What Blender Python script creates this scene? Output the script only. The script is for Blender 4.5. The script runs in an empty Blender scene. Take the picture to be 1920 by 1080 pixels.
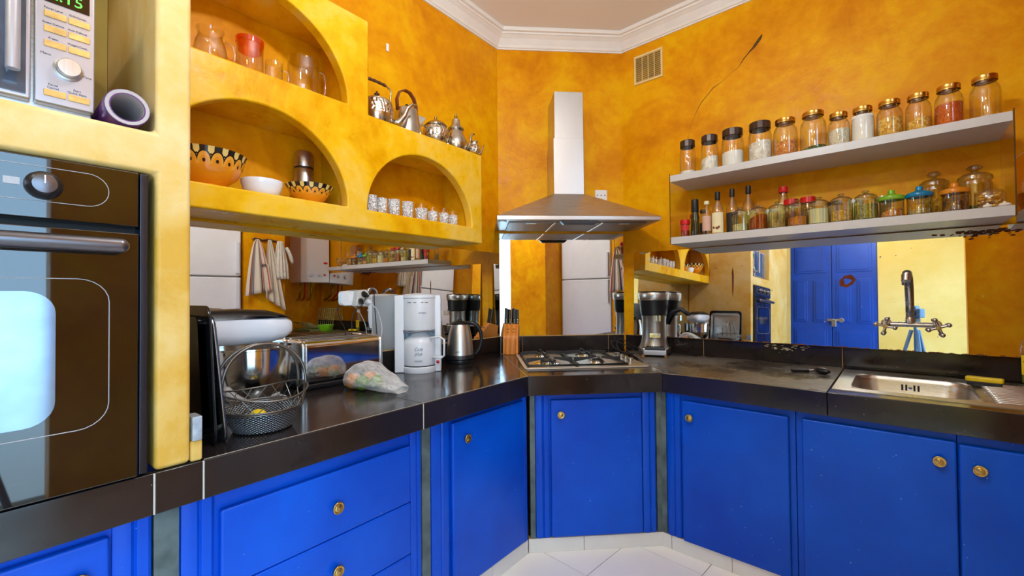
import bpy, math, random
from mathutils import Matrix, Vector
random.seed(7)
PI = math.pi
sc = bpy.context.scene
COL = sc.collection

# ------------------------------------------------------------------ camera
cam_d = bpy.data.cameras.new('photo_camera')
cam_d.sensor_width = 36.0
cam_d.lens = 814.0 / 1920.0 * 36.0
cam_d.clip_start = 0.02
sc.cycles.transparent_max_bounces = 32
sc.cycles.max_bounces = 14
cam = bpy.data.objects.new('photo_camera', cam_d)
COL.objects.link(cam)
yaw, pit, rol = math.radians(38.596), math.radians(0.895), math.radians(-0.524)
_f = Vector((-math.sin(yaw) * math.cos(pit), math.cos(yaw) * math.cos(pit), math.sin(pit)))
_r = Vector((math.cos(yaw), math.sin(yaw), 0))
_u = _r.cross(_f)
_r2 = _r * math.cos(rol) + _u * math.sin(rol)
_u2 = -_r * math.sin(rol) + _u * math.cos(rol)
cam.matrix_world = Matrix(((_r2.x, _u2.x, -_f.x, 0), (_r2.y, _u2.y, -_f.y, 0), (_r2.z, _u2.z, -_f.z, 1.31), (0, 0, 0, 1)))
sc.camera = cam

# ------------------------------------------------------------------ view
vs = sc.view_settings
sc.display_settings.display_device = 'sRGB'
vs.view_transform = 'Standard'
vs.look = 'None'
vs.gamma = 1.0
vs.exposure = 0.32
vs.use_curve_mapping = False

# ------------------------------------------------------------------ daylight and lamps
world = bpy.data.worlds.new('daylight_world')
sc.world = world
world.use_nodes = True
_bg = world.node_tree.nodes['Background']
_bg.inputs[0].default_value = (0.42, 0.70, 1.0, 1)
_bg.inputs[1].default_value = 7.0

def add_light(name, kind, loc, energy, color=(1, 1, 1), size=0.1, size_y=None, rot=(0, 0, 0)):
    d = bpy.data.lights.new(name, kind)
    d.energy = energy
    d.color = color
    if kind == 'AREA':
        d.shape = 'RECTANGLE'
        d.size = size
        d.size_y = size_y or size
    else:
        d.shadow_soft_size = size
    o = bpy.data.objects.new(name, d)
    o.location = loc
    o.rotation_euler = rot
    COL.objects.link(o)
    return o
# window portal at the garden door (guides sampling of the sky, gives no light itself)
_pt = add_light('garden_door_portal', 'AREA', (0.90, -0.505, 1.2), 1, (1, 1, 1), 2.4, 1.69, (0, math.radians(90), 0))
_pt.data.cycles.is_portal = True
LAMPS = [  # kitchen ceiling lamp, then an added fill lamp: position, watts, colour, radius
    ((-0.50, 0.80, 2.80), 40, (0.86, 0.93, 1.0), 0.06),
    ((-0.55, -0.95, 2.80), 20, (0.90, 0.95, 1.0), 0.10),
]
for i, (p, e, c, s) in enumerate(LAMPS):
    add_light('ceiling_lamp_light', 'POINT', p, e, c, s)

# ------------------------------------------------------------------ frames of the three walls
# each frame: X to the right when facing the wall, Y into the wall, Z up
FR = {
    'W': (0.0, 0.0, 0.0),
    'L': (-2.04, 0.0, PI / 2),
    'C': (-2.04, 2.405, math.atan2(0.635, 0.68)),
    'R': (2.965 * math.sin(math.radians(2.978)), 2.965 * math.cos(math.radians(2.978)), math.radians(-2.978)),
}
def fw(fr, x, y, z=0.0):
    ox, oy, a = FR[fr]
    return (ox + x * math.cos(a) - y * math.sin(a), oy + x * math.sin(a) + y * math.cos(a), z)

# ------------------------------------------------------------------ mesh helpers
class MB:
    def __init__(s):
        s.v = []; s.f = []; s.M = None
    def add(s, vs, fs):
        b = len(s.v)
        if s.M is not None:
            vs = [tuple(s.M @ Vector(p)) for p in vs]
        s.v += [tuple(p) for p in vs]
        s.f += [tuple(i + b for i in f) for f in fs]
        return s
    def box(s, x0, x1, y0, y1, z0, z1):
        return s.add([(x0, y0, z0), (x1, y0, z0), (x1, y1, z0), (x0, y1, z0), (x0, y0, z1), (x1, y0, z1), (x1, y1, z1), (x0, y1, z1)],
                     [(0, 3, 2, 1), (4, 5, 6, 7), (0, 1, 5, 4), (1, 2, 6, 5), (2, 3, 7, 6), (3, 0, 4, 7)])
    def hexa(s, lo, hi):   # two quads (counter-clockwise seen from above)
        return s.add(list(lo) + list(hi), [(0, 3, 2, 1), (4, 5, 6, 7), (0, 1, 5, 4), (1, 2, 6, 5), (2, 3, 7, 6), (3, 0, 4, 7)])
    def prism(s, poly, z0, z1):  # xy polygon extruded in z
        n = len(poly)
        return s.add([(x, y, z0) for x, y in poly] + [(x, y, z1) for x, y in poly],
                     [tuple(range(n - 1, -1, -1)), tuple(range(n, 2 * n))] + [(i, (i + 1) % n, n + (i + 1) % n, n + i) for i in range(n)])
    def prism_y(s, poly, y0, y1):  # xz polygon extruded in y (poly counter-clockwise seen from -y)
        n = len(poly)
        return s.add([(x, y0, z) for x, z in poly] + [(x, y1, z) for x, z in poly],
                     [tuple(range(n)), tuple(range(2 * n - 1, n - 1, -1))] + [(i, n + i, n + (i + 1) % n, (i + 1) % n) for i in range(n)])
    def prism_x(s, poly, x0, x1):  # yz polygon
        n = len(poly)
        return s.add([(x0, y, z) for y, z in poly] + [(x1, y, z) for y, z in poly],
                     [tuple(range(n - 1, -1, -1)), tuple(range(n, 2 * n))] + [(i, (i + 1) % n, n + (i + 1) % n, n + i) for i in range(n)])
    def lathe(s, prof, seg=24, c=(0, 0, 0), cap=True, ribs=0, rib=0.0, sx=1.0, sy=1.0):
        vs = []; fs = []
        for r, z in prof:
            for k in range(seg):
                a = 2 * PI * k / seg
                rr = r
                if ribs:
                    rr = r * (1 + rib * (1 if k % 2 else -1))
                vs.append((c[0] + rr * sx * math.cos(a), c[1] + rr * sy * math.sin(a), c[2] + z))
        n = len(prof)
        for i in range(n - 1):
            for k in range(seg):
                a = i * seg + k; b = i * seg + (k + 1) % seg
                fs.append((a, b, b + seg, a + seg))
        if cap:
            if prof[0][0] > 1e-5: fs.append(tuple(range(seg - 1, -1, -1)))
            if prof[-1][0] > 1e-5: fs.append(tuple((n - 1) * seg + k for k in range(seg)))
        return s.add(vs, fs)
    def lathe_axis(s, prof, p, d, seg=20, **kw):  # profile (r, h) along direction d from p
        d = Vector(d).normalized()
        q = d.to_track_quat('Z', 'Y').to_matrix().to_4x4()
        old = s.M
        m = Matrix.Translation(p) @ q
        s.M = m if old is None else old @ m
        s.lathe(prof, seg, **kw)
        s.M = old
        return s
    def cyl(s, p0, p1, r0, r1=None, seg=16):
        p0 = Vector(p0); p1 = Vector(p1)
        return s.lathe_axis([(r0, 0), (r1 if r1 is not None else r0, (p1 - p0).length)], p0, p1 - p0, seg)
    def tube(s, pts, r, seg=8, closed=False, flat=None):
        pts = [Vector(p) for p in pts]; n = len(pts)
        rs = r if isinstance(r, (list, tuple)) else [r] * n
        vs = []; fs = []; up = None
        for i, p in enumerate(pts):
            if closed: t = pts[(i + 1) % n] - pts[i - 1]
            else: t = pts[min(i + 1, n - 1)] - pts[max(i - 1, 0)]
            t.normalize()
            if up is None:
                up = Vector((0, 0, 1)) if abs(t.z) < 0.9 else Vector((1, 0, 0))
            a = t.cross(up)
            if a.length < 1e-5: a = t.orthogonal()
            a.normalize(); up = a.cross(t).normalized()
            for k in range(seg):
                w = 2 * PI * k / seg
                ca, cb = (1, 1) if flat is None else flat
                vs.append(p + a * (math.cos(w) * rs[i] * ca) + up * (math.sin(w) * rs[i] * cb))
        m = n if closed else n - 1
        for i in range(m):
            for k in range(seg):
                a = i * seg + k; b = i * seg + (k + 1) % seg
                j = ((i + 1) % n) * seg
                fs.append((a, b, j + (k + 1) % seg, j + k))
        if not closed:
            fs.append(tuple(range(seg - 1, -1, -1))); fs.append(tuple((n - 1) * seg + k for k in range(seg)))
        return s.add(vs, fs)
    def ball(s, c, r, seg=14, rings=8, sx=1, sy=1, sz=1):
        prof = [(max(1e-6, r * math.sin(PI * i / rings)), -r * math.cos(PI * i / rings) * sz) for i in range(rings + 1)]
        return s.lathe(prof, seg, c, cap=False, sx=sx, sy=sy)
    def grid(s, fn, nu, nv):
        vs = [fn(i / (nu - 1), j / (nv - 1)) for j in range(nv) for i in range(nu)]
        fs = [(j * nu + i, j * nu + i + 1, (j + 1) * nu + i + 1, (j + 1) * nu + i) for j in range(nv - 1) for i in range(nu - 1)]
        return s.add(vs, fs)
    def mesh(s, name):
        me = bpy.data.meshes.new(name)
        me.from_pydata(s.v, [], s.f)
        me.validate()
        me.update()
        return me
    def build(s, name, mat, parent=None, smooth=False, bevel=0.0, loc=None, rz=None, segs=2, solid=0.0, merge=False):
        me = s.mesh(name)
        import bmesh
        bm = bmesh.new(); bm.from_mesh(me)
        bmesh.ops.remove_doubles(bm, verts=bm.verts, dist=1e-5)
        if not merge:
            bmesh.ops.recalc_face_normals(bm, faces=bm.faces)
        bm.to_mesh(me); bm.free()
        me.materials.append(mat)
        o = bpy.data.objects.new(name, me)
        COL.objects.link(o)
        if parent is not None: o.parent = parent
        if loc is not None: o.location = loc
        if rz is not None: o.rotation_euler = (0, 0, rz)
        if smooth:
            for p in me.polygons: p.use_smooth = True
            if smooth == 'auto':
                md = None
                me.set_sharp_from_angle(angle=math.radians(38))
        if solid:
            md = o.modifiers.new('thickness', 'SOLIDIFY'); md.thickness = solid; md.offset = 0
        if bevel:
            md = o.modifiers.new('bevel', 'BEVEL'); md.width = bevel; md.segments = segs; md.limit_method = 'ANGLE'; md.angle_limit = math.radians(40)
            for p in me.polygons: p.use_smooth = True
            md2 = o.modifiers.new('wn', 'WEIGHTED_NORMAL'); md2.keep_sharp = True
        return o

def thing(name, label, cat, fr='W', loc=(0, 0, 0), rz=0.0, group=None):
    o = bpy.data.objects.new(name, None)
    o.empty_display_size = 0.05
    COL.objects.link(o)
    o.location = fw(fr, *loc)
    o.rotation_euler = (0, 0, FR[fr][2] + rz)
    o['label'] = label; o['category'] = cat
    if group: o['group'] = group
    return o
def tag(o, label, cat, group=None):
    o['label'] = label; o['category'] = cat
    if group: o['group'] = group
    return o
def struct(o, label=None):
    o['kind'] = 'structure'
    if label: o['label'] = label; 
    return o
def in_frame(o, fr, x=0, y=0, z=0, rz=0):
    o.location = fw(fr, x, y, z); o.rotation_euler = (0, 0, FR[fr][2] + rz)
    return o
def text_mesh(txt, size, mat, parent, name='lettering', loc=(0, 0, 0), rot=(PI / 2, 0, 0), align='CENTER', extrude=0.0003, shear=0.0):
    cu = bpy.data.curves.new(name, 'FONT')
    cu.body = txt; cu.size = size; cu.align_x = align; cu.align_y = 'CENTER'; cu.extrude = extrude; cu.shear = shear
    cu.resolution_u = 2
    t = bpy.data.objects.new(name, cu); COL.objects.link(t)
    dg = bpy.context.evaluated_depsgraph_get(); dg.update()
    me = bpy.data.meshes.new_from_object(t.evaluated_get(dg))
    bpy.data.objects.remove(t)
    me.materials.clear(); me.materials.append(mat)
    o = bpy.data.objects.new(name, me); COL.objects.link(o)
    o.parent = parent; o.location = loc; o.rotation_euler = rot
    return o
def copy_tree(o, parent=None):
    c = o.copy(); COL.objects.link(c)
    if parent is not None: c.parent = parent
    for ch in list(o.children): copy_tree(ch, c)
    return c

# ------------------------------------------------------------------ materials
def srgb(r, g, b):
    f = lambda c: (c / 255.0 / 12.92) if c / 255.0 <= 0.04045 else ((c / 255.0 + 0.055) / 1.055) ** 2.4
    return (f(r), f(g), f(b), 1)
class NT:
    def __init__(s, name):
        s.m = bpy.data.materials.new(name); s.m.use_nodes = True
        s.t = s.m.node_tree; s.n = s.t.nodes; s.l = s.t.links
        s.b = s.n['Principled BSDF']; s.out = s.n['Material Output']
    def node(s, t, **kw):
        nd = s.n.new(t)
        for k, v in kw.items():
            if k == 'inp':
                for a, b in v.items():
                    if hasattr(b, 'is_output') : s.l.new(b, nd.inputs[a])
                    else: nd.inputs[a].default_value = b
            else: setattr(nd, k, v)
        return nd
    def pos(s): return s.node('ShaderNodeNewGeometry').outputs['Position']
    def obj(s): return s.node('ShaderNodeTexCoord').outputs['Object']
    def noise(s, vec, scale, detail=4, rough=0.55, dist=0.0):
        return s.node('ShaderNodeTexNoise', inp={'Vector': vec, 'Scale': scale, 'Detail': detail, 'Roughness': rough, 'Distortion': dist}).outputs['Fac']
    def ramp(s, fac, stops):
        r = s.node('ShaderNodeValToRGB', inp={'Fac': fac})
        e = r.color_ramp.elements
        while len(e) < len(stops): e.new(0.5)
        for el, (p, c) in zip(e, stops):
            el.position = p; el.color = c if len(c) == 4 else (*c, 1)
        return r.outputs['Color']
    def mix(s, fac, a, b, mode='MIX'):
        nd = s.node('ShaderNodeMix'); nd.data_type = 'RGBA'; nd.blend_type = mode
        for i, v in ((0, fac), (6, a), (7, b)):
            if hasattr(v, 'is_output'): s.l.new(v, nd.inputs[i])
            else: nd.inputs[i].default_value = v
        return nd.outputs[2]
    def math(s, op, a, b=0.0):
        nd = s.node('ShaderNodeMath'); nd.operation = op
        for i, v in ((0, a), (1, b)):
            if hasattr(v, 'is_output'): s.l.new(v, nd.inputs[i])
            else: nd.inputs[i].default_value = v
        return nd.outputs[0]
    def bump(s, h, strength=0.2, dist=0.01):
        b = s.node('ShaderNodeBump', inp={'Height': h, 'Strength': strength, 'Distance': dist})
        s.l.new(b.outputs['Normal'], s.b.inputs['Normal'])
    def set(s, **kw):
        names = {'col': 'Base Color', 'rough': 'Roughness', 'metal': 'Metallic', 'spec': 'Specular IOR Level', 'coat': 'Coat Weight', 'coatr': 'Coat Roughness', 'trans': 'Transmission Weight', 'ior': 'IOR', 'emit': 'Emission Color', 'es': 'Emission Strength', 'alpha': 'Alpha', 'sub': 'Subsurface Weight', 'aniso': 'Anisotropic'}
        for k, v in kw.items():
            i = s.b.inputs[names[k]]
            if hasattr(v, 'is_output'): s.l.new(v, i)
            else: i.default_value = v
        return s
def flat(name, col, rough=0.5, metal=0.0, vary=0.06, scale=9.0, **kw):
    """plain paint, plastic or metal with a faint procedural variation"""
    n = NT(name)
    f = n.noise(n.obj(), scale, 3)
    lo = tuple(c * (1 - vary) for c in col[:3]) + (1,); hi = tuple(min(1, c * (1 + vary)) for c in col[:3]) + (1,)
    n.set(col=n.ramp(f, [(0.3, lo), (0.7, hi)]), rough=rough, metal=metal, **kw)
    return n.m
def thin_glass(name, tint=(1, 1, 1), refl=0.9, base=0.05, edge=0.0):
    n = NT(name)
    n.n.remove(n.b)
    lw = n.node('ShaderNodeLayerWeight', inp={'Blend': 0.35})
    f = n.math('MULTIPLY', n.math('POWER', lw.outputs['Facing'], 2.2), refl)
    f = n.math('ADD', f, base)
    dk = tuple(c * (1 - 0.62 * edge) for c in tint)
    tcol = n.mix(n.math('POWER', lw.outputs['Facing'], 1.5), (*tint, 1), (*dk, 1))
    tr = n.node('ShaderNodeBsdfTransparent', inp={'Color': tcol})
    gl = n.node('ShaderNodeBsdfGlossy', inp={'Color': (1, 1, 1, 1), 'Roughness': 0.04})
    mx = n.node('ShaderNodeMixShader')
    n.l.new(f, mx.inputs[0]); n.l.new(tr.outputs[0], mx.inputs[1]); n.l.new(gl.outputs[0], mx.inputs[2])
    n.l.new(mx.outputs[0], n.out.inputs['Surface'])
    return n.m
def plaster(name, stops, gloss=0.38, scale=1.6, bump=0.25, streak=0.0):
    n = NT(name); p = n.pos()
    big = n.noise(p, scale, 6, 0.62, 0.6)
    fine = n.noise(p, scale * 7, 5, 0.6)
    f = n.math('ADD', n.math('MULTIPLY', big, 0.75), n.math('MULTIPLY', fine, 0.25))
    col = n.ramp(f, stops)
    spk = n.noise(p, 42, 2, 0.5)
    col = n.mix(n.ramp(spk, [(0.26, (0.55, 0.55, 0.55, 1)), (0.33, (1, 1, 1, 1))]), col, col, 'MIX') if False else col
    n.set(col=col, rough=n.ramp(fine, [(0.3, (gloss - 0.08,) * 3), (0.7, (gloss + 0.14,) * 3)]), spec=0.15)
    n.bump(n.math('ADD', n.math('MULTIPLY', big, 1.0), n.math('MULTIPLY', fine, 0.35)), bump, 0.02)
    return n.m

M = {}
M['wall'] = plaster('yellow_ochre_plaster', [(0.34, srgb(212, 126, 0)), (0.50, srgb(234, 156, 0)), (0.66, srgb(246, 186, 4))], 0.36, 2.3)
M['unit'] = plaster('bright_yellow_plaster', [(0.38, srgb(220, 152, 0)), (0.50, srgb(236, 180, 18)), (0.62, srgb(238, 194, 84))], 0.32, 1.9, 0.22)
M['tower'] = plaster('pale_yellow_plaster', [(0.38, srgb(208, 160, 66)), (0.50, srgb(218, 180, 104)), (0.62, srgb(224, 196, 138))], 0.36, 2.2, 0.22)
M['backwall'] = plaster('cream_yellow_plaster', [(0.3, srgb(214, 176, 80)), (0.7, srgb(232, 206, 134))], 0.5, 1.0, 0.15)
M['ceiling'] = flat('cream_ceiling_paint', srgb(243, 239, 234), 0.85, vary=0.03, scale=1.0)
M['cornice'] = flat('white_cornice_paint', srgb(240, 236, 230), 0.55, vary=0.03)

def blue_paint():
    n = NT('cobalt_blue_gloss_paint'); p = n.pos()
    big = n.noise(p, 2.0, 4); fine = n.noise(p, 60, 2)
    col = n.ramp(big, [(0.3, srgb(0, 64, 182)), (0.7, srgb(0, 88, 214))])
    chips = n.ramp(n.noise(p, 130, 1, 0.4), [(0.805, (0, 0, 0, 1)), (0.82, (1, 1, 1, 1))])
    col = n.mix(chips, col, srgb(190, 205, 225))
    n.set(col=col, rough=0.34, spec=0.28)
    n.bump(fine, 0.06, 0.002)
    return n.m
M['blue'] = blue_paint()
M['doorblue'] = flat('deep_blue_door_paint', srgb(18, 66, 160), 0.35, vary=0.15, scale=3)
def stone():
    n = NT('dark_brown_polished_tile'); p = n.pos()
    big = n.noise(p, 3.0, 5); fine = n.noise(p, 130, 2)
    col = n.ramp(big, [(0.3, srgb(26, 21, 21)), (0.7, srgb(42, 35, 34))])
    dust = n.ramp(n.noise(p, 120, 1, 0.4), [(0.81, (0, 0, 0, 1)), (0.825, (1, 1, 1, 1))])
    col = n.mix(dust, col, srgb(180, 175, 170))
    n.set(col=col, rough=n.ramp(n.noise(p, 5, 4), [(0.35, (0.10,) * 3), (0.75, (0.24,) * 3)]), spec=0.5)
    return n.m
M['stone'] = stone()
def worn_stone():
    n = NT('worn_dusty_dark_tile'); p = n.pos()
    f = n.noise(p, 2.6, 5, 0.6, 0.1)
    col = n.ramp(f, [(0.30, srgb(52, 46, 42)), (0.50, srgb(88, 80, 72)), (0.75, srgb(112, 102, 92))])
    n.set(col=col, rough=n.ramp(f, [(0.4, (0.16,) * 3), (0.6, (0.5,) * 3)]), spec=0.5)
    return n.m
M['worn'] = worn_stone()
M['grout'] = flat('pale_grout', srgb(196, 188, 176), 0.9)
M['darkgrout'] = flat('dark_grout', srgb(110, 98, 84), 0.9)
M['post'] = flat('grey_green_cement_post', srgb(84, 98, 98), 0.6, vary=0.4, scale=14)
M['floor'] = flat('white_floor_tile', srgb(246, 240, 230), 0.18, vary=0.03, scale=3, spec=0.5)
M['tilewhite'] = flat('white_skirting_tile', srgb(226, 222, 214), 0.25, vary=0.04)
def mirror(name, worn):
    n = NT(name); p = n.obj()
    sp = n.ramp(n.noise(p, 34, 3, 0.6), [(0.71, (0, 0, 0, 1)), (0.74, (1, 1, 1, 1))])
    z = n.node('ShaderNodeSeparateXYZ', inp={0: p}).outputs[2]
    edge = n.math('MULTIPLY', n.noise(p, 22, 5, 0.75), 0.034 * worn)
    # silvering lost along the lower edge (object z = 0 is the bottom of the pane)
    low = n.math('LESS_THAN', z, n.math('SUBTRACT', edge, 0.0145 * worn))
    w = n.math('MAXIMUM', n.math('MULTIPLY', sp, 0.55 * worn), low)
    col = n.mix(w, (0.86, 0.87, 0.86, 1), srgb(124, 66, 26))
    n.set(col=col, metal=n.math('SUBTRACT', 1.0, w), rough=n.math('ADD', 0.012, n.math('MULTIPLY', w, 0.6)))
    return n.m
M['mirror'] = mirror('wall_mirror_silver', 0.0)
M['mirror_worn'] = mirror('worn_wall_mirror_silver', 1.0)
def steel(name, col, rough, sx=1.0, sy=1.0, sz=90.0, streak=0.10):
    n = NT(name)
    mp = n.node('ShaderNodeMapping', inp={'Vector': n.obj()}); mp.inputs['Scale'].default_value = (sx, sy, sz)
    f = n.noise(mp.outputs[0], 3.0, 4, 0.6)
    lo = tuple(c * (1 - streak) for c in col[:3]) + (1,)
    n.set(col=n.ramp(f, [(0.3, lo), (0.7, col)]), metal=1.0, rough=n.ramp(f, [(0.3, (rough * 0.8,) * 3), (0.7, (rough * 1.25,) * 3)]))
    return n.m
M['steel'] = steel('brushed_steel', srgb(206, 204, 200), 0.34, 240, 2, 2, 0.05)
M['steel_v'] = steel('satin_steel', srgb(204, 202, 198), 0.30, 2, 2, 120, 0.05)
M['darksteel'] = steel('dull_grey_steel', srgb(158, 154, 148), 0.36, 2, 2, 120, 0.08)
M['bowlsteel'] = steel('polished_bowl_steel', srgb(214, 212, 208), 0.13, 1, 1, 1, 0.03)
M['hobrim'] = flat('warm_satin_rim', srgb(214, 202, 186), 0.42, 0.6, 0.05)
M['tapmetal'] = steel('worn_tap_metal', srgb(204, 198, 190), 0.27, 3, 3, 3, 0.12)
M['chrome'] = steel('polished_chrome', srgb(226, 226, 226), 0.07, 1, 1, 1, 0.03)
M['silver'] = steel('tarnished_silver', srgb(206, 198, 186), 0.20, 8, 8, 8, 0.28)
def embossed():
    n = NT('embossed_silver'); p = n.obj()
    v = n.node('ShaderNodeTexVoronoi', inp={'Vector': p, 'Scale': 70.0})
    w = n.node('ShaderNodeTexWave', inp={'Vector': p, 'Scale': 16.0, 'Distortion': 9.0, 'Detail': 2.0})
    h = n.math('ADD', v.outputs['Distance'], n.math('MULTIPLY', w.outputs['Fac'], 0.5))
    n.set(col=n.ramp(h, [(0.2, srgb(112, 100, 86)), (0.6, srgb(214, 206, 194))]), metal=1.0, rough=0.24)
    n.bump(h, 0.9, 0.004)
    return n.m
M['embossed'] = embossed()
M['brass'] = flat('aged_brass', srgb(196, 164, 96), 0.28, 1.0, 0.2, 60)
M['gold'] = flat('gold_jar_lid_metal', srgb(206, 164, 84), 0.26, 1.0, 0.12, 40)
M['bronze'] = flat('brown_enamel_lid', srgb(66, 46, 36), 0.35, 0.3, 0.25, 60)
M['black'] = flat('black_plastic', srgb(24, 24, 28), 0.32)
M['matblack'] = flat('matt_black_iron', srgb(34, 33, 34), 0.55)
M['rubber'] = flat('black_rubber', srgb(18, 18, 20), 0.5)
M['white'] = flat('white_plastic', srgb(226, 228, 234), 0.30, vary=0.02)
M['enamel'] = flat('white_enamel', srgb(240, 240, 242), 0.25, vary=0.02)
M['ceramic'] = flat('white_glazed_ceramic', srgb(236, 236, 240), 0.12, vary=0.02)
M['shelf'] = flat('white_lacquered_board', srgb(202, 198, 194), 0.35, vary=0.03)
M['shelfunder'] = flat('grey_board_underside', srgb(205, 200, 190), 0.35, vary=0.05)
M['glass'] = thin_glass('clear_glass', (0.97, 0.97, 0.93), 0.85, 0.07, 0.75)
M['greenglass'] = thin_glass('greenish_glass', (0.86, 0.87, 0.62), 1.0, 0.13, 1.1)
M['panel_glass'] = thin_glass('side_pane_glass', (0.95, 0.95, 0.90), 0.6, 0.04)
M['oilglass'] = thin_glass('olive_bottle_glass', (0.20, 0.19, 0.06), 0.7, 0.05)
M['orangelid'] = thin_glass('orange_clear_plastic', (0.98, 0.45, 0.20), 0.6, 0.08)
M['orange_plastic'] = flat('amber_plastic_lid', srgb(214, 128, 22), 0.25)
M['bluelid'] = flat('turquoise_plastic_lid', srgb(0, 118, 162), 0.25)
M['greenlid'] = flat('lime_plastic_lid', srgb(122, 172, 38), 0.25)
M['redlid'] = flat('red_plastic_lid', srgb(206, 22, 26), 0.3)
M['lime'] = flat('lime_green_plastic', srgb(132, 214, 22), 0.35)
M['yellow'] = flat('yellow_plastic', srgb(238, 204, 14), 0.4)
M['wood'] = None
def wood():
    n = NT('honey_beech_wood'); p = n.obj()
    w = n.node('ShaderNodeTexWave', inp={'Vector': p, 'Scale': 9.0, 'Distortion': 3.0, 'Detail': 2.0})
    n.set(col=n.ramp(w.outputs['Fac'], [(0.2, srgb(208, 118, 34)), (0.8, srgb(228, 142, 50))]), rough=0.45)
    return n.m
M['wood'] = wood()
M['leather'] = flat('brown_leather', srgb(122, 58, 24), 0.5, vary=0.2)
M['darkwood'] = flat('dark_turned_wood', srgb(84, 52, 30), 0.4, vary=0.2)
def grains(name, c1, c2, scale=160, rough=0.8):
    n = NT(name); p = n.obj()
    v = n.node('ShaderNodeTexVoronoi', inp={'Vector': p, 'Scale': float(scale)})
    n.set(col=n.ramp(n.node('ShaderNodeSeparateColor', inp={0: v.outputs['Color']}).outputs[0], [(0.1, c1), (0.9, c2)]), rough=rough)
    n.bump(v.outputs['Distance'], 0.8, 0.004)
    return n.m
M['sugar'] = flat('white_powder', srgb(240, 236, 230), 0.9)
M['cubes'] = grains('white_lumps', srgb(214, 204, 190), srgb(244, 240, 232), 60)
M['rice'] = grains('pale_grain', srgb(206, 192, 162), srgb(238, 230, 210), 190)
M['pasta'] = grains('yellow_pasta', srgb(196, 132, 30), srgb(240, 196, 92), 110)
M['lentil'] = grains('red_lentils', srgb(196, 74, 8), srgb(226, 106, 22), 240)
M['chilli'] = grains('red_spice', srgb(150, 30, 6), srgb(186, 52, 14), 300)
M['turmeric'] = grains('orange_spice', srgb(214, 116, 6), srgb(238, 150, 22), 300)
M['cumin'] = grains('tan_seeds', srgb(150, 118, 66), srgb(206, 180, 124), 210)
M['brownspice'] = grains('brown_bark_spice', srgb(72, 40, 26), srgb(156, 96, 56), 90)
M['herbs'] = grains('green_herbs', srgb(52, 64, 18), srgb(120, 128, 58), 120)
M['apricot'] = grains('apricot_flakes', srgb(190, 104, 36), srgb(226, 156, 84), 100)
M['greenseed'] = grains('green_seeds', srgb(128, 124, 58), srgb(180, 172, 96), 150)
M['paper'] = flat('cream_paper_label', srgb(236, 222, 176), 0.7)
M['pinkpaper'] = flat('pink_paper_label', srgb(214, 172, 150), 0.7)
M['blackpaper'] = flat('black_paper_label', srgb(26, 24, 24), 0.6)
M['redpaper'] = flat('red_paper_label', srgb(200, 40, 40), 0.6)
M['ink'] = flat('dark_ink', srgb(40, 36, 40), 0.6)
M['whiteink'] = flat('white_ink', srgb(232, 232, 232), 0.6)
M['garlic'] = flat('garlic_skin', srgb(238, 226, 212), 0.6, vary=0.08)
M['lemon'] = flat('lemon_peel', srgb(242, 210, 20), 0.4, vary=0.06)
M['orangefruit'] = flat('orange_peel', srgb(240, 150, 20), 0.45, vary=0.06)
M['greenfruit'] = flat('green_citrus_peel', srgb(120, 150, 30), 0.45, vary=0.12)

# ================================================================== THE SETTING
CEIL = 3.22
A2 = (-2.04, 2.405); B2 = (-1.36, 3.04)
REND = fw('R', 1.55, 0)          # where the right wall meets the end wall
# floor with its tiles (grid turned a little, as laid)
fl = struct(MB().box(-2.2, 1.7, -1.75, 3.3, -0.12, -0.004).build('floor', M['darkgrout']), 'white square tiles with thin dark joints on the kitchen floor')
T = 0.383; ga = math.radians(-6.3)
tm = MB().box(-T / 2 + 0.0016, T / 2 - 0.0016, -T / 2 + 0.0016, T / 2 - 0.0016, -0.004, 0.0).mesh('tile')
tm.materials.append(M['floor'])
for i in range(-8, 9):
    for j in range(-11, 4):
        gx, gy = (i + 0.5) * T, (j + 0.5) * T
        wx = -1.011 + gx * math.cos(ga) - gy * math.sin(ga); wy = 1.803 + gx * math.sin(ga) + gy * math.cos(ga)
        if -1.55 < wx < 1.0 and -1.5 < wy < 2.45:
            o = bpy.data.objects.new('tile', tm); COL.objects.link(o)
            o.location = (wx, wy, 0); o.rotation_euler = (0, 0, ga); o.parent = fl
struct(MB().box(-2.2, 1.7, -1.75, 3.3, CEIL, CEIL + 0.1).build('ceiling', M['ceiling']), 'plain cream ceiling above the white cornice')
# walls
wl = struct(in_frame(MB().box(-1.75, 2.405, 0, 0.14, 0, CEIL).build('wall_left', M['wall']), 'L'), 'mottled yellow plaster wall behind the arched shelf unit')
wc = struct(in_frame(MB().box(0, 0.9304, 0, 0.14, 0, CEIL).build('wall_corner', M['wall']), 'C'), 'narrow angled yellow plaster wall behind the cooker hood')
wr = struct(in_frame(MB().box(-1.516, 1.62, 0, 0.14, 0, CEIL).build('wall_right', M['wall']), 'R'), 'mottled ochre plaster wall with a long diagonal crack')
struct(MB().box(1.5, 1.64, 0.91, 2.95, 0, CEIL).build('wall_end', M['wall']), 'ochre end wall carrying the boiler, seen in the mirrors')
struct(MB().box(0.77, 1.5, 1.73, 2.13, 0, CEIL).build('wall_pier', M['wall']), 'ochre pier beside the fridge with towels hung on it')
struct(MB().box(0.42, 0.60, 0.245, 0.90, 0, CEIL).box(0.60, 0.80, 0.50, 0.90, 0, CEIL).build('wall_partition', M['wall']), 'ochre partition wall between fridge and garden door')
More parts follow.
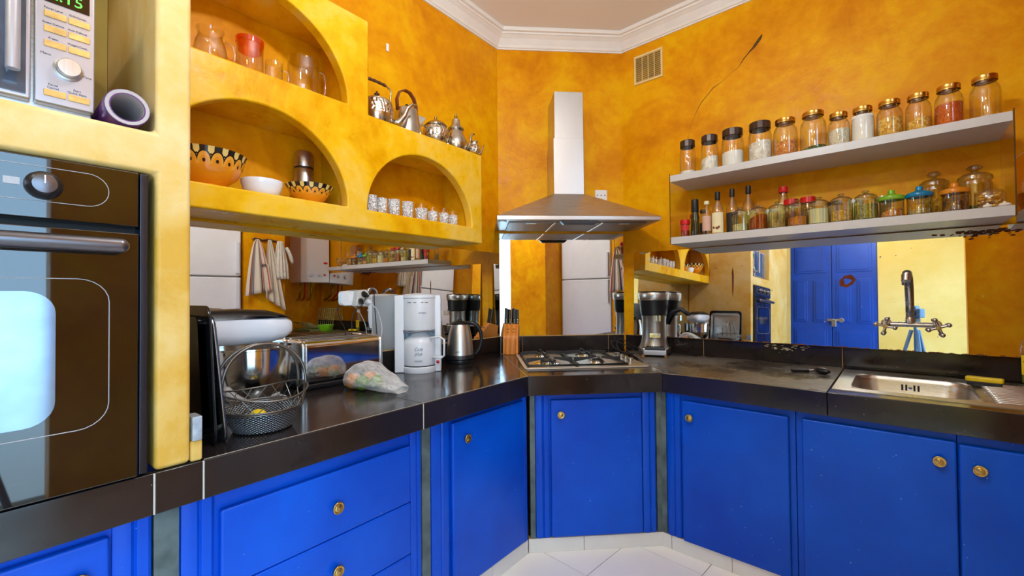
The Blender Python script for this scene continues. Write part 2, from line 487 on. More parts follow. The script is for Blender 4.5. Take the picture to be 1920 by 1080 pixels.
# rear wall with the double door, and the wall of the garden door
m = MB(); m.box(-2.18, -1.36, -1.75, -1.6, 0, CEIL); m.box(-0.36, 0.95, -1.75, -1.6, 0, CEIL); m.box(-1.36, -0.36, -1.75, -1.6, 2.45, CEIL)
struct(m.build('wall_rear', M['backwall']), 'pale yellow rear wall around the blue double door')
m = MB(); m.box(0.80, 0.95, 0.34, 0.91, 0, CEIL); m.box(0.80, 0.95, -1.6, -1.35, 0, CEIL); m.box(0.80, 0.95, -1.35, 0.34, 2.4, CEIL)
struct(m.build('wall_garden', M['backwall']), 'pale yellow wall around the bright garden door')
# garden door frame
gd = bpy.data.objects.new('door_2', None); COL.objects.link(gd); gd.location = (0.89, -0.505, 0); struct(gd, 'white framed garden door standing open to daylight')
for y0, y1, z0, z1 in ((-0.845, -0.80, 0, 2.4), (0.82, 0.845, 0, 2.4), (-0.80, 0.82, 2.35, 2.4)):
    MB().box(0, 0.06, y0, y1, z0, z1).build('frame', M['cornice'], gd, bevel=0.004)
# garden outside
tag(MB().box(0.95, 9, -6, 4, -0.3, -0.02).build('garden_terrace', M['tilewhite']), 'pale paved terrace outside the garden door', 'terrace')
pr = thing('garden_parasol', 'teal closed parasol on the terrace outside the garden door', 'parasol', 'W', (3.4, -1.3, -0.02))
MB().lathe([(0.02, 0), (0.02, 2.1)], 8).build('pole', M['white'], pr)
MB().lathe([(0.30, 0.95), (0.24, 1.3), (0.12, 1.75), (0.03, 2.05)], 10, ribs=1, rib=0.18).build('canopy', flat('teal_canvas', srgb(20, 140, 140), 0.8), pr)
# blue double door in the rear wall
struct(MB().box(-1.40, -0.32, -1.80, -1.76, 0, 2.5).build('wall_passage', M['backwall']), 'dim wall behind the blue double door')  # added backing, keeps the sky from showing between the door leaves
dr = bpy.data.objects.new('door_1', None); COL.objects.link(dr); dr.location = (-0.86, -1.62, 0); dr.rotation_euler = (0, 0, PI); struct(dr, 'deep blue panelled double door with a bolt')
for sgn in (-1, 1):
    cx = sgn * 0.25
    leaf = MB().box(cx - 0.245, cx + 0.245, -0.01, 0.04, 0.01, 2.44).build('door_leaf', M['doorblue'], dr, bevel=0.004)
    for x0, x1, z0, z1 in ((-0.19, 0.19, 1.92, 2.30), (-0.20, -0.035, 1.22, 1.82), (0.035, 0.20, 1.22, 1.82), (-0.20, 0.20, 0.75, 1.12), (-0.20, 0.20, 0.12, 0.62)):
        mm = MB()
        for t, d in ((0.0, 0.016), (0.028, 0.024)):
            mm.box(cx + x0 + t, cx + x1 - t, -0.01 - d + 0.006, -0.008, z0 + t, z1 - t)
        mm.build('panel', M['doorblue'], leaf, bevel=0.004)
bo = MB().box(-0.10, 0.05, -0.035, -0.01, 1.235, 1.265); bo.box(-0.05, 0.0, -0.045, -0.01, 1.16, 1.26); bo.cyl((-0.11, -0.05, 1.25), (-0.11, -0.01, 1.25), 0.03)
bo.build('bolt', M['steel_v'], dr, bevel=0.003)

# cornice: one moulding swept round the three walls
def sweep(path, prof, name, mat):
    n = len(path); vs = []; fs = []; k = len(prof)
    for i in range(n):
        p = Vector(path[i])
        t0 = (p - Vector(path[i - 1])).normalized() if i > 0 else None
        t1 = (Vector(path[i + 1]) - p).normalized() if i < n - 1 else None
        t0 = t0 or t1; t1 = t1 or t0
        n0 = Vector((t0.y, -t0.x)); n1 = Vector((t1.y, -t1.x))   # to the right of travel = into the room
        b = (n0 + n1).normalized(); sc_ = 1 / max(0.3, b.dot(n0))
        for d, z in prof:
            q = p + b * (d * sc_); vs.append((q.x, q.y, z))
    for i in range(n - 1):
        for j in range(k):
            fs.append((i * k + j, i * k + (j + 1) % k, (i + 1) * k + (j + 1) % k, (i + 1) * k + j))
    fs.append(tuple(range(k))); fs.append(tuple((n - 1) * k + j for j in range(k - 1, -1, -1)))
    return MB().add(vs, fs).build(name, mat)
CP = [(0.0, 3.105), (0.010, 3.105), (0.012, 3.112), (0.020, 3.116), (0.026, 3.13), (0.050, 3.165), (0.072, 3.183), (0.078, 3.185), (0.080, 3.195), (0.096, 3.198), (0.100, 3.208), (0.100, 3.2205), (0.0, 3.2205)]
struct(sweep([(-2.04, -1.6), A2, B2, REND[:2]], CP, 'trim_1', M['cornice']), 'white plaster cornice with stepped moulding under the ceiling')

# mirrors (real panes; the right one hangs a little out of true)
def pane(name, w, z0, z1, mat, fr, x, y, label, rz=0.0, rx=0.0):
    o = MB().box(0, w, -0.004, 0, 0, z1 - z0).build(name, mat)
    in_frame(o, fr, x, y, z0)
    o.rotation_euler = (rx, 0, FR[fr][2] + rz)
    return tag(o, label, 'mirror')
pane('wall_mirror', 2.04, 1.012, 1.612, M['mirror'], 'L', 0.36, -0.003, 'long mirror on the left wall under the arched shelf unit')
pane('wall_mirror', 0.92, 1.012, 1.755, M['mirror'], 'C', 0.005, -0.003, 'mirror on the angled wall under the cooker hood')
# right pane: normal (0.0613, 0.9975, -0.0364) -> turned -0.55 deg, leaning forward about 2.1 deg
pane('wall_mirror', 2.60, 1.012, 1.606, M['mirror_worn'], 'R', -1.43, -0.0255, 'worn mirror on the right wall behind the tap', rz=math.radians(-0.54), rx=math.radians(-2.09))

# peeling brown paint above the mirror by the shelf end
m = MB()
random.seed(3)
for k in range(90):
    cx = random.gauss(0.30, 0.06); cz = 1.590 - abs(random.gauss(0, 0.014)); r0 = random.uniform(0.002, 0.009)
    pts = [(cx + r0 * 1.8 * math.cos(a * PI / 3.5) * random.uniform(0.5, 1), cz + r0 * 0.6 * math.sin(a * PI / 3.5) * random.uniform(0.5, 1)) for a in range(7)]
    m.prism_y(pts, -0.032 - 0.00002 * k, -0.030)
o = in_frame(m.build('peeling_paint', flat('peeling_brown_paint', srgb(104, 56, 22), 0.8, vary=0.3, scale=40)), 'R'); tag(o, 'peeling brown flakes on the mirror top below the lower shelf end', 'paint flakes'); o['kind'] = 'stuff'

# rust marks in the silvering of the right mirror
_mr = [o_ for o_ in bpy.data.objects if o_.name.startswith('wall_mirror')][-1]
rust = flat('rust_brown_stain', srgb(120, 52, 14), 0.8, vary=0.35, scale=50)
def on_mirror(s_, z_): return (s_ + 1.43, z_ - 1.012)
x_, z_ = on_mirror(-0.768, 1.470)
MB().prism_y([(x_ - 0.003, z_ - 0.16), (x_ + 0.001, z_ - 0.19), (x_ + 0.006, z_ - 0.12), (x_ + 0.007, z_ - 0.05), (x_ + 0.002, z_), (x_ - 0.004, z_ - 0.03)], -0.0052, -0.004).build('rust_streak', rust, _mr)
x_, z_ = on_mirror(-0.200, 1.367)
vs = []; fs = []
for k in range(24):
    a_ = 2 * PI * k / 24
    for rr in (0.016 + 0.003 * math.sin(3 * a_ + 1), 0.034 + 0.005 * math.sin(2 * a_) + 0.002 * math.sin(7 * a_)):
        vs.append((x_ + rr * math.cos(a_), -0.0046, z_ + rr * 0.95 * math.sin(a_)))
for k in range(24): fs.append((2 * k, 2 * k + 1, (2 * k + 3) % 48, (2 * k + 2) % 48))
MB().add(vs, fs).build('rust_ring', rust, _mr)

# diagonal crack in the right wall (open fissure, dark filler)
CR = [(-0.585, 2.872), (-0.60, 2.85), (-0.63, 2.815), (-0.66, 2.79), (-0.69, 2.76), (-0.72, 2.72), (-0.77, 2.695), (-0.82, 2.66), (-0.87, 2.64), (-0.91, 2.60), (-0.945, 2.568), (-0.985, 2.50), (-1.015, 2.43), (-1.035, 2.342)]
CWd = [0.003, 0.007, 0.0055, 0.0024, 0.002, 0.0006, 0.0004, 0.0006, 0.0018, 0.0010, 0.0016, 0.0005, 0.0004, 0.0003]
vs = []; fs = []
for (x, z), w in zip(CR, CWd):
    vs += [(x - w, -0.0012, z + w), (x + w, -0.0012, z - w)]
for i in range(len(CR) - 1): fs.append((2 * i, 2 * i + 1, 2 * i + 3, 2 * i + 2))
o = MB().add(vs, fs).build('crack', flat('crack_shadow_filler', srgb(96, 62, 26), 0.9, vary=0.3, scale=60), wr); 

# ------------------------------------------------------------------ worktop, edge tiles and upstand
M['edgeline'] = flat('brownish_grout_line', srgb(132, 112, 88), 0.7)  # painted highlight on the worktop's front edge
wt = thing('worktop', 'polished dark brown tiled worktop running round the three walls', 'worktop')
FLc = (-1.305, 1.755); FRc = (-0.80, 2.24)
def rw(s, y): return fw('R', s, y)[:2]
def inset(poly, g):
    cx = sum(p[0] for p in poly) / len(poly); cy = sum(p[1] for p in poly) / len(poly)
    out = []
    n = len(poly)
    for i in range(n):
        p0, p1, p2 = (Vector(poly[i - 1]), Vector(poly[i]), Vector(poly[(i + 1) % n]))
        a = (p1 - p0).normalized(); b = (p2 - p1).normalized()
        na = Vector((-a.y, a.x)); nb = Vector((-b.y, b.x)); q = (na + nb).normalized()
        q = p1 + q * (g / max(0.2, q.dot(na))); out.append((q.x, q.y))
    return out
def slab(poly, mat, g=0.0014, z0=0.875, z1=0.9, name='slab'):
    return MB().prism(inset(poly, g), z0, z1).build(name, mat, wt, bevel=0.0015)
YS = 1.082
slab([(-2.04, 0.373), (-1.30, 0.373), (-1.302, YS), (-2.04, YS)], M['stone'])
slab([(-2.04, YS), (-1.302, YS), FLc, A2], M['stone'])
slab([A2, FLc, FRc, B2], M['stone'])
slab([B2, FRc, rw(-0.222, -0.777), rw(-0.222, 0)], M['worn'])
S0, S1, T0, T1 = -0.215, 0.80, -0.70, -0.085      # sink cut-out
slab([rw(-0.222, -0.777), rw(S1, -0.777), rw(S1, T0), rw(-0.222, T0)], M['stone'])
slab([rw(-0.222, T1), rw(S1, T1), rw(S1, 0), rw(-0.222, 0)], M['stone'])
slab([rw(S1, -0.735), rw(1.44, -0.735), rw(1.44, 0), rw(S1, 0)], M['stone'])
slab([rw(-0.222, T0), rw(S0 + 0.004, T0), rw(S0 + 0.004, T1), rw(-0.222, T1)], M['stone'])
# pale bed that shows in the joints
bed = MB().prism([(-2.03, 0.38), (-1.31, 0.38), (-1.315, 1.751), (-0.806, 2.251), rw(-0.225, -0.765), rw(-0.225, -0.005), B2, A2], 0.868, 0.8985)
bed.build('joint_bed', M['grout'], wt)
# front edge tiles
def edge(p, q, mat=None, name='edge_tile', z0=0.802, z1=0.899):
    p = Vector(p); q = Vector(q); d = (q - p).normalized(); n = Vector((d.y, -d.x)); p = p + d * 0.0014; q = q - d * 0.0014
    a = p; b = q; c = q - n * 0.02; e = p - n * 0.02
    a = p + n * 0.003; b = q + n * 0.003
    MB().prism([(a.x, a.y), (b.x, b.y), (c.x, c.y), (e.x, e.y)], z0, z1).build(name, mat or M['stone'], wt, bevel=0.002)
# n points into the room when travelling left to right
for p, q in (((-1.30, -1.18), (-1.30, -0.42)), ((-1.30, -0.42), (-1.30, 0.275)), ((-1.30, 0.275), (-1.30, 0.373)), ((-1.30, 0.373), (-1.302, YS)), ((-1.302, YS), FLc), (FLc, FRc), (FRc, rw(-0.222, -0.777)), (rw(-0.222, -0.777), rw(0.50, -0.777)), (rw(0.50, -0.777), rw(0.74, -0.777))):
    edge(p, q)
# pale filler strips in the front joints
for p in ((-1.2985, 0.275), (-1.2985, 0.373), (-1.3005, YS)):
    MB().box(p[0] - 0.004, p[0] + 0.002, p[1] - 0.0018, p[1] + 0.0018, 0.803, 0.898).build('joint', M['grout'], wt)
# pale strip painting the highlight along the front edge of the top
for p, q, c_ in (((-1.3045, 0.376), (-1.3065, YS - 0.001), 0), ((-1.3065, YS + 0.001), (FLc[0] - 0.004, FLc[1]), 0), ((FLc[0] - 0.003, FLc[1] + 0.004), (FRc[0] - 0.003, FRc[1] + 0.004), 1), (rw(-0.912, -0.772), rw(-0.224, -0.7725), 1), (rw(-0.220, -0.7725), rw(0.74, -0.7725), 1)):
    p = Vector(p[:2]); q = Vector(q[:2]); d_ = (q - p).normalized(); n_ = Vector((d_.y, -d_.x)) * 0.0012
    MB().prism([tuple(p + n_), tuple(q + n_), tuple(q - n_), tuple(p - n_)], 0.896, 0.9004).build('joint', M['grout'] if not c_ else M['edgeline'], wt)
# upstand tiles against the walls
def upstand(fr, cuts, z1=1.008):
    for a, b in zip(cuts[:-1], cuts[1:]):
        in_wt(MB().box(a + 0.0012, b - 0.0012, -0.018, -0.0005, 0.901, z1).build('upstand_tile', M['stone'], None, bevel=0.0015), fr)
    in_wt(MB().box(cuts[0], cuts[-1], -0.0165, -0.001, 0.902, z1 + 0.004).build('joint_bed', flat('sandy_grout_line', srgb(190, 150, 90), 0.8), None), fr)
def in_wt(o, fr):
    in_frame(o, fr); o.parent = wt; return o
upstand('L', [0.38, 1.10, 1.82, 2.395])
upstand('C', [0.006, 0.165, 0.80, 0.92])
upstand('R', [-1.50, -0.95, -0.228, 0.50, 1.22, 1.44])
# broken, chipped upstand tile (pale rubble showing)
m = MB(); random.seed(11)
for k in range(34):
    x = random.uniform(-0.60, -0.37); h = 0.030 * (1 - abs((x + 0.485) / 0.13) ** 2) + 0.006
    z = 1.006 - random.uniform(0, max(0.004, h)); r0 = random.uniform(0.004, 0.011)
    m.prism_y([(x + r0 * 1.3 * math.cos(a) * random.uniform(0.6, 1), z + r0 * 0.5 * math.sin(a) * random.uniform(0.6, 1)) for a in [i * PI / 3 for i in range(6)]], -0.0205 - 0.0002 * k, -0.018)
def rubble():
    n = NT('chipped_pale_mortar'); n.set(col=n.ramp(n.noise(n.obj(), 90, 3), [(0.4, srgb(40, 34, 30)), (0.5, srgb(170, 156, 130)), (0.7, srgb(214, 200, 170))]), rough=0.9); return n.m
ch = in_wt(m.build('chipped_mortar', rubble()), 'R'); ch['kind'] = 'stuff'

# ------------------------------------------------------------------ blue cabinets
KNOBP = [(0.0, -0.004), (0.007, -0.004), (0.007, 0.008), (0.012, 0.010), (0.0165, 0.013), (0.0165, 0.017), (0.0145, 0.0185), (0.012, 0.0165), (0.0095, 0.0165), (0.0085, 0.019), (0.006, 0.018), (0.004, 0.020), (0.0, 0.0205)]
_kb = MB(); _kb.lathe_axis(KNOBP, (0, 0, 0), (0, -1, 0), 20); _km = _kb.mesh('knob'); _km.materials.append(M['brass'])
for p in _km.polygons: p.use_smooth = True
def knob(parent, x, y, z, k=1.0):
    o = bpy.data.objects.new('knob', _km); COL.objects.link(o); o.parent = parent; o.location = (x, y, z); o.scale = (k, 1, k)
    return o
def cabinet(label, fr, x0, x1, plane, fronts, depth=0.60, z0=0.075, z1=0.80, stiles=()):
    """plane: Y of the cabinet face; fronts: (name, xa, xb, za, zb, knob xz)"""
    t = thing('base_cabinet', label, 'cabinet', fr, (0, 0, 0))
    MB().box(x0, x1, plane + 0.012, plane + depth, z0, z1).build('body', M['blue'], t, bevel=0.002)
    for nm, xa, xb, za, zb, kx, kz in fronts:
        d = MB().box(xa, xb, plane - 0.010, plane + 0.011, za, zb).build(nm, M['blue'], t, bevel=0.007, segs=3)
        if kx is not None: knob(d, kx, plane - 0.011, kz, 1.15)
    for xa, xb in stiles:
        w = (xb - xa)
        MB().prism([(xa, plane + 0.013), (xa, plane + 0.002), (xa + w * 0.2, plane - 0.004), (xa + w * 0.45, plane - 0.004), (xa + w * 0.55, plane + 0.004), (xa + w * 0.62, plane - 0.002), (xb - w * 0.1, plane - 0.002), (xb, plane + 0.004), (xb, plane + 0.013)][::-1], z0, z1).build('moulding', M['blue'], t, bevel=0.001)
    return t
LP = -0.715
cabinet('blue cupboard under the built-in oven', 'L', -0.42, 0.279, LP, [('door', -0.40, 0.201, 0.085, 0.778, 0.150, 0.705)], stiles=((0.206, 0.277),))
cabinet('blue cabinet with three stacked drawers left of the worktop corner', 'L', 0.332, 1.094, LP,
        [('drawer', 0.417, 1.034, 0.5425, 0.750, 0.737, 0.639), ('drawer', 0.417, 1.034, 0.3515, 0.5405, 0.737, 0.439), ('drawer', 0.417, 1.034, 0.10, 0.3495, 0.737, 0.235)], stiles=((0.334, 0.405), (1.040, 1.092)))
cabinet('narrow blue cupboard between the drawers and the angled corner', 'L', 1.140, 1.768, LP, [('door', 1.249, 1.735, 0.080, 0.782, 1.323, 0.704)], stiles=((1.143, 1.238), (1.737, 1.769)))
cabinet('blue corner cupboard under the gas hob', 'C', 0.133, 0.768, -0.945, [('door', 0.212, 0.688, 0.078, 0.772, 0.262, 0.699)], depth=0.52, stiles=((0.134, 0.206), (0.694, 0.764)))
RP = -0.755
cabinet('blue cupboard right of the hob corner', 'R', -0.905, -0.339, RP, [('door', -0.822, -0.362, 0.072, 0.770, -0.780, 0.693)], stiles=((-0.903, -0.832),))
cabinet('wide blue cupboard under the sink bowl', 'R', -0.337, 0.1495, RP, [('door', -0.314, 0.148, 0.072, 0.772, 0.103, 0.698)])
cabinet('blue cupboard under the sink drainer', 'R', 0.1505, 0.70, RP, [('door', 0.153, 0.66, 0.072, 0.766, 0.203, 0.690)])
# grey cement posts between the cabinets
for k, (fr, x0, x1, y0, y1) in enumerate((('L', 0.281, 0.330, LP + 0.002, LP + 0.06), ('L', 1.096, 1.137, LP + 0.002, LP + 0.06), ('R', -0.950, -0.907, RP + 0.004, RP + 0.06), ('C', 0.106, 0.131, -0.942, -0.90), ('C', 0.770, 0.796, -0.941, -0.90))):
    struct(in_frame(MB().box(x0, x1, y0, y1, 0.07, 0.80).build('trim_%d' % (k + 2), M['post']), fr), ['grey cement post left of the drawers', 'grey cement post right of the drawers', 'grey cement post right of the hob cupboard', 'grey cement post left of the hob cupboard', 'thin grey cement post at the right end of the hob cupboard'][k])
# skirting of white tiles
def skirting(nm, fr, cuts, plane, label):
    t = bpy.data.objects.new(nm, None); COL.objects.link(t); in_frame(t, fr); struct(t, label)
    for a, b in zip(cuts[:-1], cuts[1:]):
        MB().box(a + 0.001, b - 0.001, plane + 0.002, plane + 0.03, 0.0, 0.071).build('tile', M['tilewhite'], t, bevel=0.002)
    MB().box(cuts[0], cuts[-1], plane + 0.004, plane + 0.028, 0.0, 0.074).build('joint_bed', flat('dirty_grout', srgb(150, 110, 62), 0.9), t)
skirting('baseboard_left', 'L', [-0.42, 0.0, 0.40, 0.80, 1.20, 1.50, 1.776], LP, 'white tile skirting under the left cabinets')
skirting('baseboard_corner', 'C', [0.094, 0.38, 0.796], -0.945, 'white tile skirting under the corner cupboard')
skirting('baseboard_right', 'R', [-0.935, -0.885, -0.60, -0.20, 0.20, 0.70], RP, 'white tile skirting under the sink cupboards')

# ------------------------------------------------------------------ oven tower (masonry) on the left
tw = thing('oven_tower', 'tall pale yellow plastered tower with niches for oven and microwave', 'niche tower', 'L', (0, 0, 0))
YF = -0.737
def plate(polys, yf, yb):
    """wall plate from adjoining xz polygons: front and back faces, sides on the free edges"""
    m = MB(); idx = {}; V = []; edges = {}
    def vid(p):
        k = (round(p[0], 5), round(p[1], 5))
        if k not in idx: idx[k] = len(V); V.append(k)
        return idx[k]
    F = [[vid(p) for p in poly] for poly in polys]
    for f_ in F:
        for i_ in range(len(f_)):
            e_ = (f_[i_], f_[(i_ + 1) % len(f_)]); edges[e_] = 1
    n_ = len(V)
    vs = [(x, yf, z) for x, z in V] + [(x, yb, z) for x, z in V]
    fs = [tuple(f_) for f_ in F] + [tuple(n_ + i_ for i_ in f_[::-1]) for f_ in F]
    for (a_, b_) in edges:
        if (b_, a_) not in edges: fs.append((b_, a_, n_ + a_, n_ + b_))
    return m.add(vs, fs)
ZT = CEIL - 0.12
R4 = lambda x0, x1, z0, z1: [(x0, z0), (x1, z0), (x1, z1), (x0, z1)]
zc = [0.9, 1.604, 1.706, 2.42, ZT]
cells = [R4(-1.18, -0.375, a_, b_) for a_, b_ in zip(zc[:-1], zc[1:])] + [R4(0.276, 0.348, a_, b_) for a_, b_ in zip(zc[:-1], zc[1:])] + [R4(-0.375, 0.276, 1.604, 1.706), R4(-0.375, 0.276, 2.42, ZT)]
plate(cells, YF, -0.003).build('masonry', M['tower'], tw, bevel=0.012, segs=3)
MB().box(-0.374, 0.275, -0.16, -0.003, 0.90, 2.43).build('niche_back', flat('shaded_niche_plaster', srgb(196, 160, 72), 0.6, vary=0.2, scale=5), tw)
MB().box(0.3475, 0.373, YF + 0.001, YF + 0.09, 0.9, 0.952).build('plinth', M['tower'], tw, bevel=0.005)
MB().box(0.350, 0.371, YF - 0.004, YF + 0.05, 0.952, 1.012).build('bracket', flat('galvanised_bracket', srgb(176, 186, 196), 0.5, 0.6, 0.2, 40), tw, bevel=0.002)

# ------------------------------------------------------------------ arched plaster shelf unit
un = thing('arched_shelf_unit', 'bright yellow plaster wall unit with three arched niches', 'shelf unit', 'L', (0, 0, 0))
UF, UB = -0.262, -0.205
def up(m, nm, bev=0.0): return m.build(nm, M['unit'], un, bevel=bev, segs=2)
X0 = 0.352
def arc(cx, a, zb, h, t0, t1, n=20):
    return [(cx + a * math.cos(t0 + (t1 - t0) * i / n), zb + h * math.sin(t0 + (t1 - t0) * i / n)) for i in range(n + 1)]
XL_ = 0.3485; cx_, a_c = 0.705, 0.353
pl1 = [(XL_, 1.621), (cx_, 1.621), (cx_, 1.712)] + arc(cx_, a_c, 1.712, 0.338, PI, PI / 2) + [(cx_, 2.176)] + arc(cx_, a_c, 2.176, 0.34, PI, PI / 2) + [(cx_, 2.60), (XL_, 2.60)]
pl2 = [(cx_, 1.621), (1.13, 1.621), (1.13, 2.16), (1.166, 2.16), (1.166, 2.60), (cx_, 2.60)] + arc(cx_, a_c, 2.176, 0.34, PI / 2, 0) + [(cx_, 2.176)] + arc(cx_, a_c, 1.712, 0.338, PI / 2, 0) + [(cx_, 1.712)]
c3, a3 = 1.507, 0.349
pl3 = [(1.13, 1.621), (c3, 1.621), (c3, 1.712)] + arc(c3, a3, 1.712, 0.33, PI, PI / 2) + [(c3, 2.16), (1.166, 2.16), (1.13, 2.16)]
pl4 = [(c3, 1.621), (1.945, 1.621), (1.945, 2.16), (c3, 2.16)] + arc(c3, a3, 1.712, 0.33, PI / 2, 0) + [(c3, 1.712)]
up(plate([pl1, pl2, pl3, pl4], UF, UB), 'arched_front', 0.008)
up(MB().box(X0 - 0.002, 1.944, UB - 0.002, -0.001, 1.622, 1.711), 'shelf_slab')
up(MB().box(X0 - 0.002, 1.112, UB - 0.002, -0.001, 2.052, 2.175), 'shelf_slab')
up(MB().box(1.166, 1.944, UB - 0.002, -0.001, 2.060, 2.159), 'shelf_slab')
up(MB().box(X0 - 0.002, 1.165, UB - 0.002, -0.001, 2.52, 2.599), 'shelf_slab')
up(MB().box(1.072, 1.165, UB - 0.002, -0.001, 1.711, 2.599), 'divider')
up(MB().box(1.872, 1.944, UB - 0.002, -0.001, 1.711, 2.10), 'divider')

# ------------------------------------------------------------------ white shelf case on the right wall
sh = thing('wall_shelf', 'white two-tier wall shelf with thin glass ends holding jars', 'shelf', 'R', (0, 0, 0))
SX0, SX1, SYF = -1.038, 0.362, -0.315
MB().box(SX0, SX1, SYF, -0.001, 1.996, 2.036).build('shelf_board', M['shelf'], sh, bevel=0.0015)
MB().box(SX0, SX1, SYF, -0.001, 1.612, 1.654).build('shelf_board', M['shelf'], sh, bevel=0.0015)
for x in (SX0 - 0.005, SX1 + 0.001):
    e = MB().box(x, x + 0.004, SYF + 0.002, -0.002, 1.612, 2.046).build('glass_end', M['panel_glass'], sh)
    MB().box(x - 0.0003, x + 0.0043, SYF + 0.0005, SYF + 0.002, 1.612, 2.046).build('glass_edge', flat('dark_glass_edge', srgb(86, 60, 24), 0.2), e)

# ================================================================== THINGS ON THE LEFT
def rrect(x0, x1, z0, z1, r, n=6):
    pts = []
    for cx, cz, a0 in ((x1 - r, z0 + r, -PI / 2), (x1 - r, z1 - r, 0), (x0 + r, z1 - r, PI / 2), (x0 + r, z0 + r, PI)):
        for i in range(n + 1):
            a = a0 + i * PI / 2 / n; pts.append((cx + r * math.cos(a), cz + r * math.sin(a)))
    return pts
M['ovenglass'] = flat('black_oven_glass', srgb(26, 18, 13), 0.025, vary=0.3, scale=6, spec=0.75)
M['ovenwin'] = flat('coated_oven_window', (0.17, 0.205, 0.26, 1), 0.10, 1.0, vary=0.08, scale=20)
M['lineink'] = flat('pale_printed_line', srgb(170, 170, 175), 0.5)
M['gunmetal'] = flat('gunmetal_handle', srgb(104, 100, 104), 0.30, 0.9)
# ---- oven
ov = thing('built_in_oven', 'black glass built-in oven with a bar handle and one knob', 'oven', 'L', (0, 0, 0))
MB().box(-0.36, 0.262, -0.70, -0.17, 0.903, 1.600).build('body', M['matblack'], ov)
MB().box(-0.345, 0.243, -0.752, -0.70, 1.473, 1.598).build('control_panel', M['ovenglass'], ov, bevel=0.003)
dv = MB().box(-0.345, 0.243, -0.756, -0.70, 0.906, 1.457).build('oven_door', M['ovenglass'], ov, bevel=0.003)
MB().box(0.246, 0.262, -0.745, -0.70, 0.906, 1.598).build('side_trim', flat('dark_steel_trim', srgb(60, 62, 72), 0.25, 0.9), ov, bevel=0.002)
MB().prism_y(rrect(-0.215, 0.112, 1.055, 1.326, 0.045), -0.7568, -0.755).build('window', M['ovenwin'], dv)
MB().tube([(x, -0.7566, z) for x, z in rrect(-0.295, 0.193, 1.034, 1.352, 0.05)], 0.0009, 4, closed=True).build('printed_line', M['lineink'], dv)
MB().tube([(x, -0.7526, z) for x, z in rrect(-0.295, 0.192, 1.508, 1.578, 0.034)], 0.0007, 4, closed=True).build('printed_line', M['lineink'], ov)
h = MB().cyl((-0.315, -0.790, 1.424), (0.205, -0.790, 1.424), 0.0165, seg=16); h.ball((0.205, -0.790, 1.424), 0.0165); h.ball((-0.315, -0.79, 1.424), 0.0165)
h.box(0.185, 0.205, -0.79, -0.754, 1.416, 1.432); h.box(-0.315, -0.295, -0.79, -0.754, 1.416, 1.432)
h.build('handle', M['gunmetal'], dv, smooth='auto')
for kx in (0.094, -0.05, -0.20):
    k = MB(); k.lathe_axis([(0.0, -0.005), (0.028, 0.0), (0.028, 0.006), (0.024, 0.018), (0.018, 0.026), (0.0, 0.030)], (kx, -0.752, 1.540), (0, -1, 0), 24)
    kk = k.build('knob', M['gunmetal'], ov, smooth='auto')
    MB().box(kx - 0.001, kx + 0.001, -0.783, -0.775, 1.540, 1.556).build('pointer', M['whiteink'], kk)
MB().box(0.040, 0.062, -0.7532, -0.752, 1.536, 1.550).build('symbol', M['lineink'], ov)
MB().box(0.018, 0.030, -0.7532, -0.752, 1.536, 1.550).build('symbol', M['lineink'], ov)

# ---- microwave
mw = thing('microwave_oven', 'silver microwave with round dial and green clock in the upper niche', 'microwave', 'L', (0, 0, 0))
M['mwsilver'] = flat('silver_painted_plastic', srgb(184, 182, 190), 0.30, 0.55, 0.05)
MB().box(-0.345, 0.176, -0.665, -0.20, 1.718, 2.05).build('body', M['steel_v'], mw, bevel=0.004)
md_ = MB().box(-0.345, 0.079, -0.690, -0.664, 1.730, 2.05).build('door', M['mwsilver'], mw, bevel=0.004)
MB().box(-0.315, 0.072, -0.6925, -0.689, 1.738, 2.035).build('window', flat('grey_microwave_glass', srgb(72, 84, 104), 0.07, vary=0.3, spec=0.9), md_, bevel=0.001)
hh = MB().cyl((0.052, -0.735, 1.768), (0.052, -0.735, 2.03), 0.0105, seg=14); hh.cyl((0.052, -0.735, 1.788), (0.052, -0.690, 1.788), 0.007); hh.cyl((0.052, -0.735, 2.01), (0.052, -0.690, 2.01), 0.007)
hh.build('handle', M['mwsilver'], md_, smooth='auto')
pn = MB().box(0.084, 0.176, -0.692, -0.664, 1.730, 2.05).build('control_panel', M['mwsilver'], mw, bevel=0.003)
MB().box(0.098, 0.167, -0.6935, -0.6915, 1.948, 1.990).build('display', flat('black_display', srgb(14, 16, 14), 0.15), pn)
_em = NT('green_clock_digits'); _em.set(col=(0, 0, 0, 1), emit=(0.15, 1.0, 0.10, 1), es=1.2)
text_mesh('2:15', 0.032, _em.m, pn, 'clock_digits', (0.130, -0.6938, 1.966))
bm_ = flat('beige_button', srgb(226, 172, 92), 0.4, vary=0.25, scale=40)
mwt = [('Power Level', 'Grill/Combi'), ('Speed Defrost', 'Auto Defrost'), ('Preset', 'Weight/Cook')]
for r_ in range(3):
    for c_ in range(2):
        x = 0.097 + c_ * 0.037; z = 1.915 - r_ * 0.032
        b = MB().box(x, x + 0.034, -0.6945, -0.692, z, z + 0.014).build('button', bm_, pn, bevel=0.0015)
        text_mesh(mwt[r_][c_], 0.0056, M['ink'], pn, 'lettering', (x + 0.014, -0.6923, z + 0.0195))
for c_, tx in enumerate(('Pause\nCancel', 'Start\nQuick Start')):
    x = 0.097 + c_ * 0.037; z = 1.745
    MB().box(x, x + 0.034, -0.6945, -0.692, z, z + 0.014).build('button', bm_, pn, bevel=0.0015)
    text_mesh(tx, 0.0065, M['ink'], pn, 'lettering', (x + 0.014, -0.6923, z + 0.022))
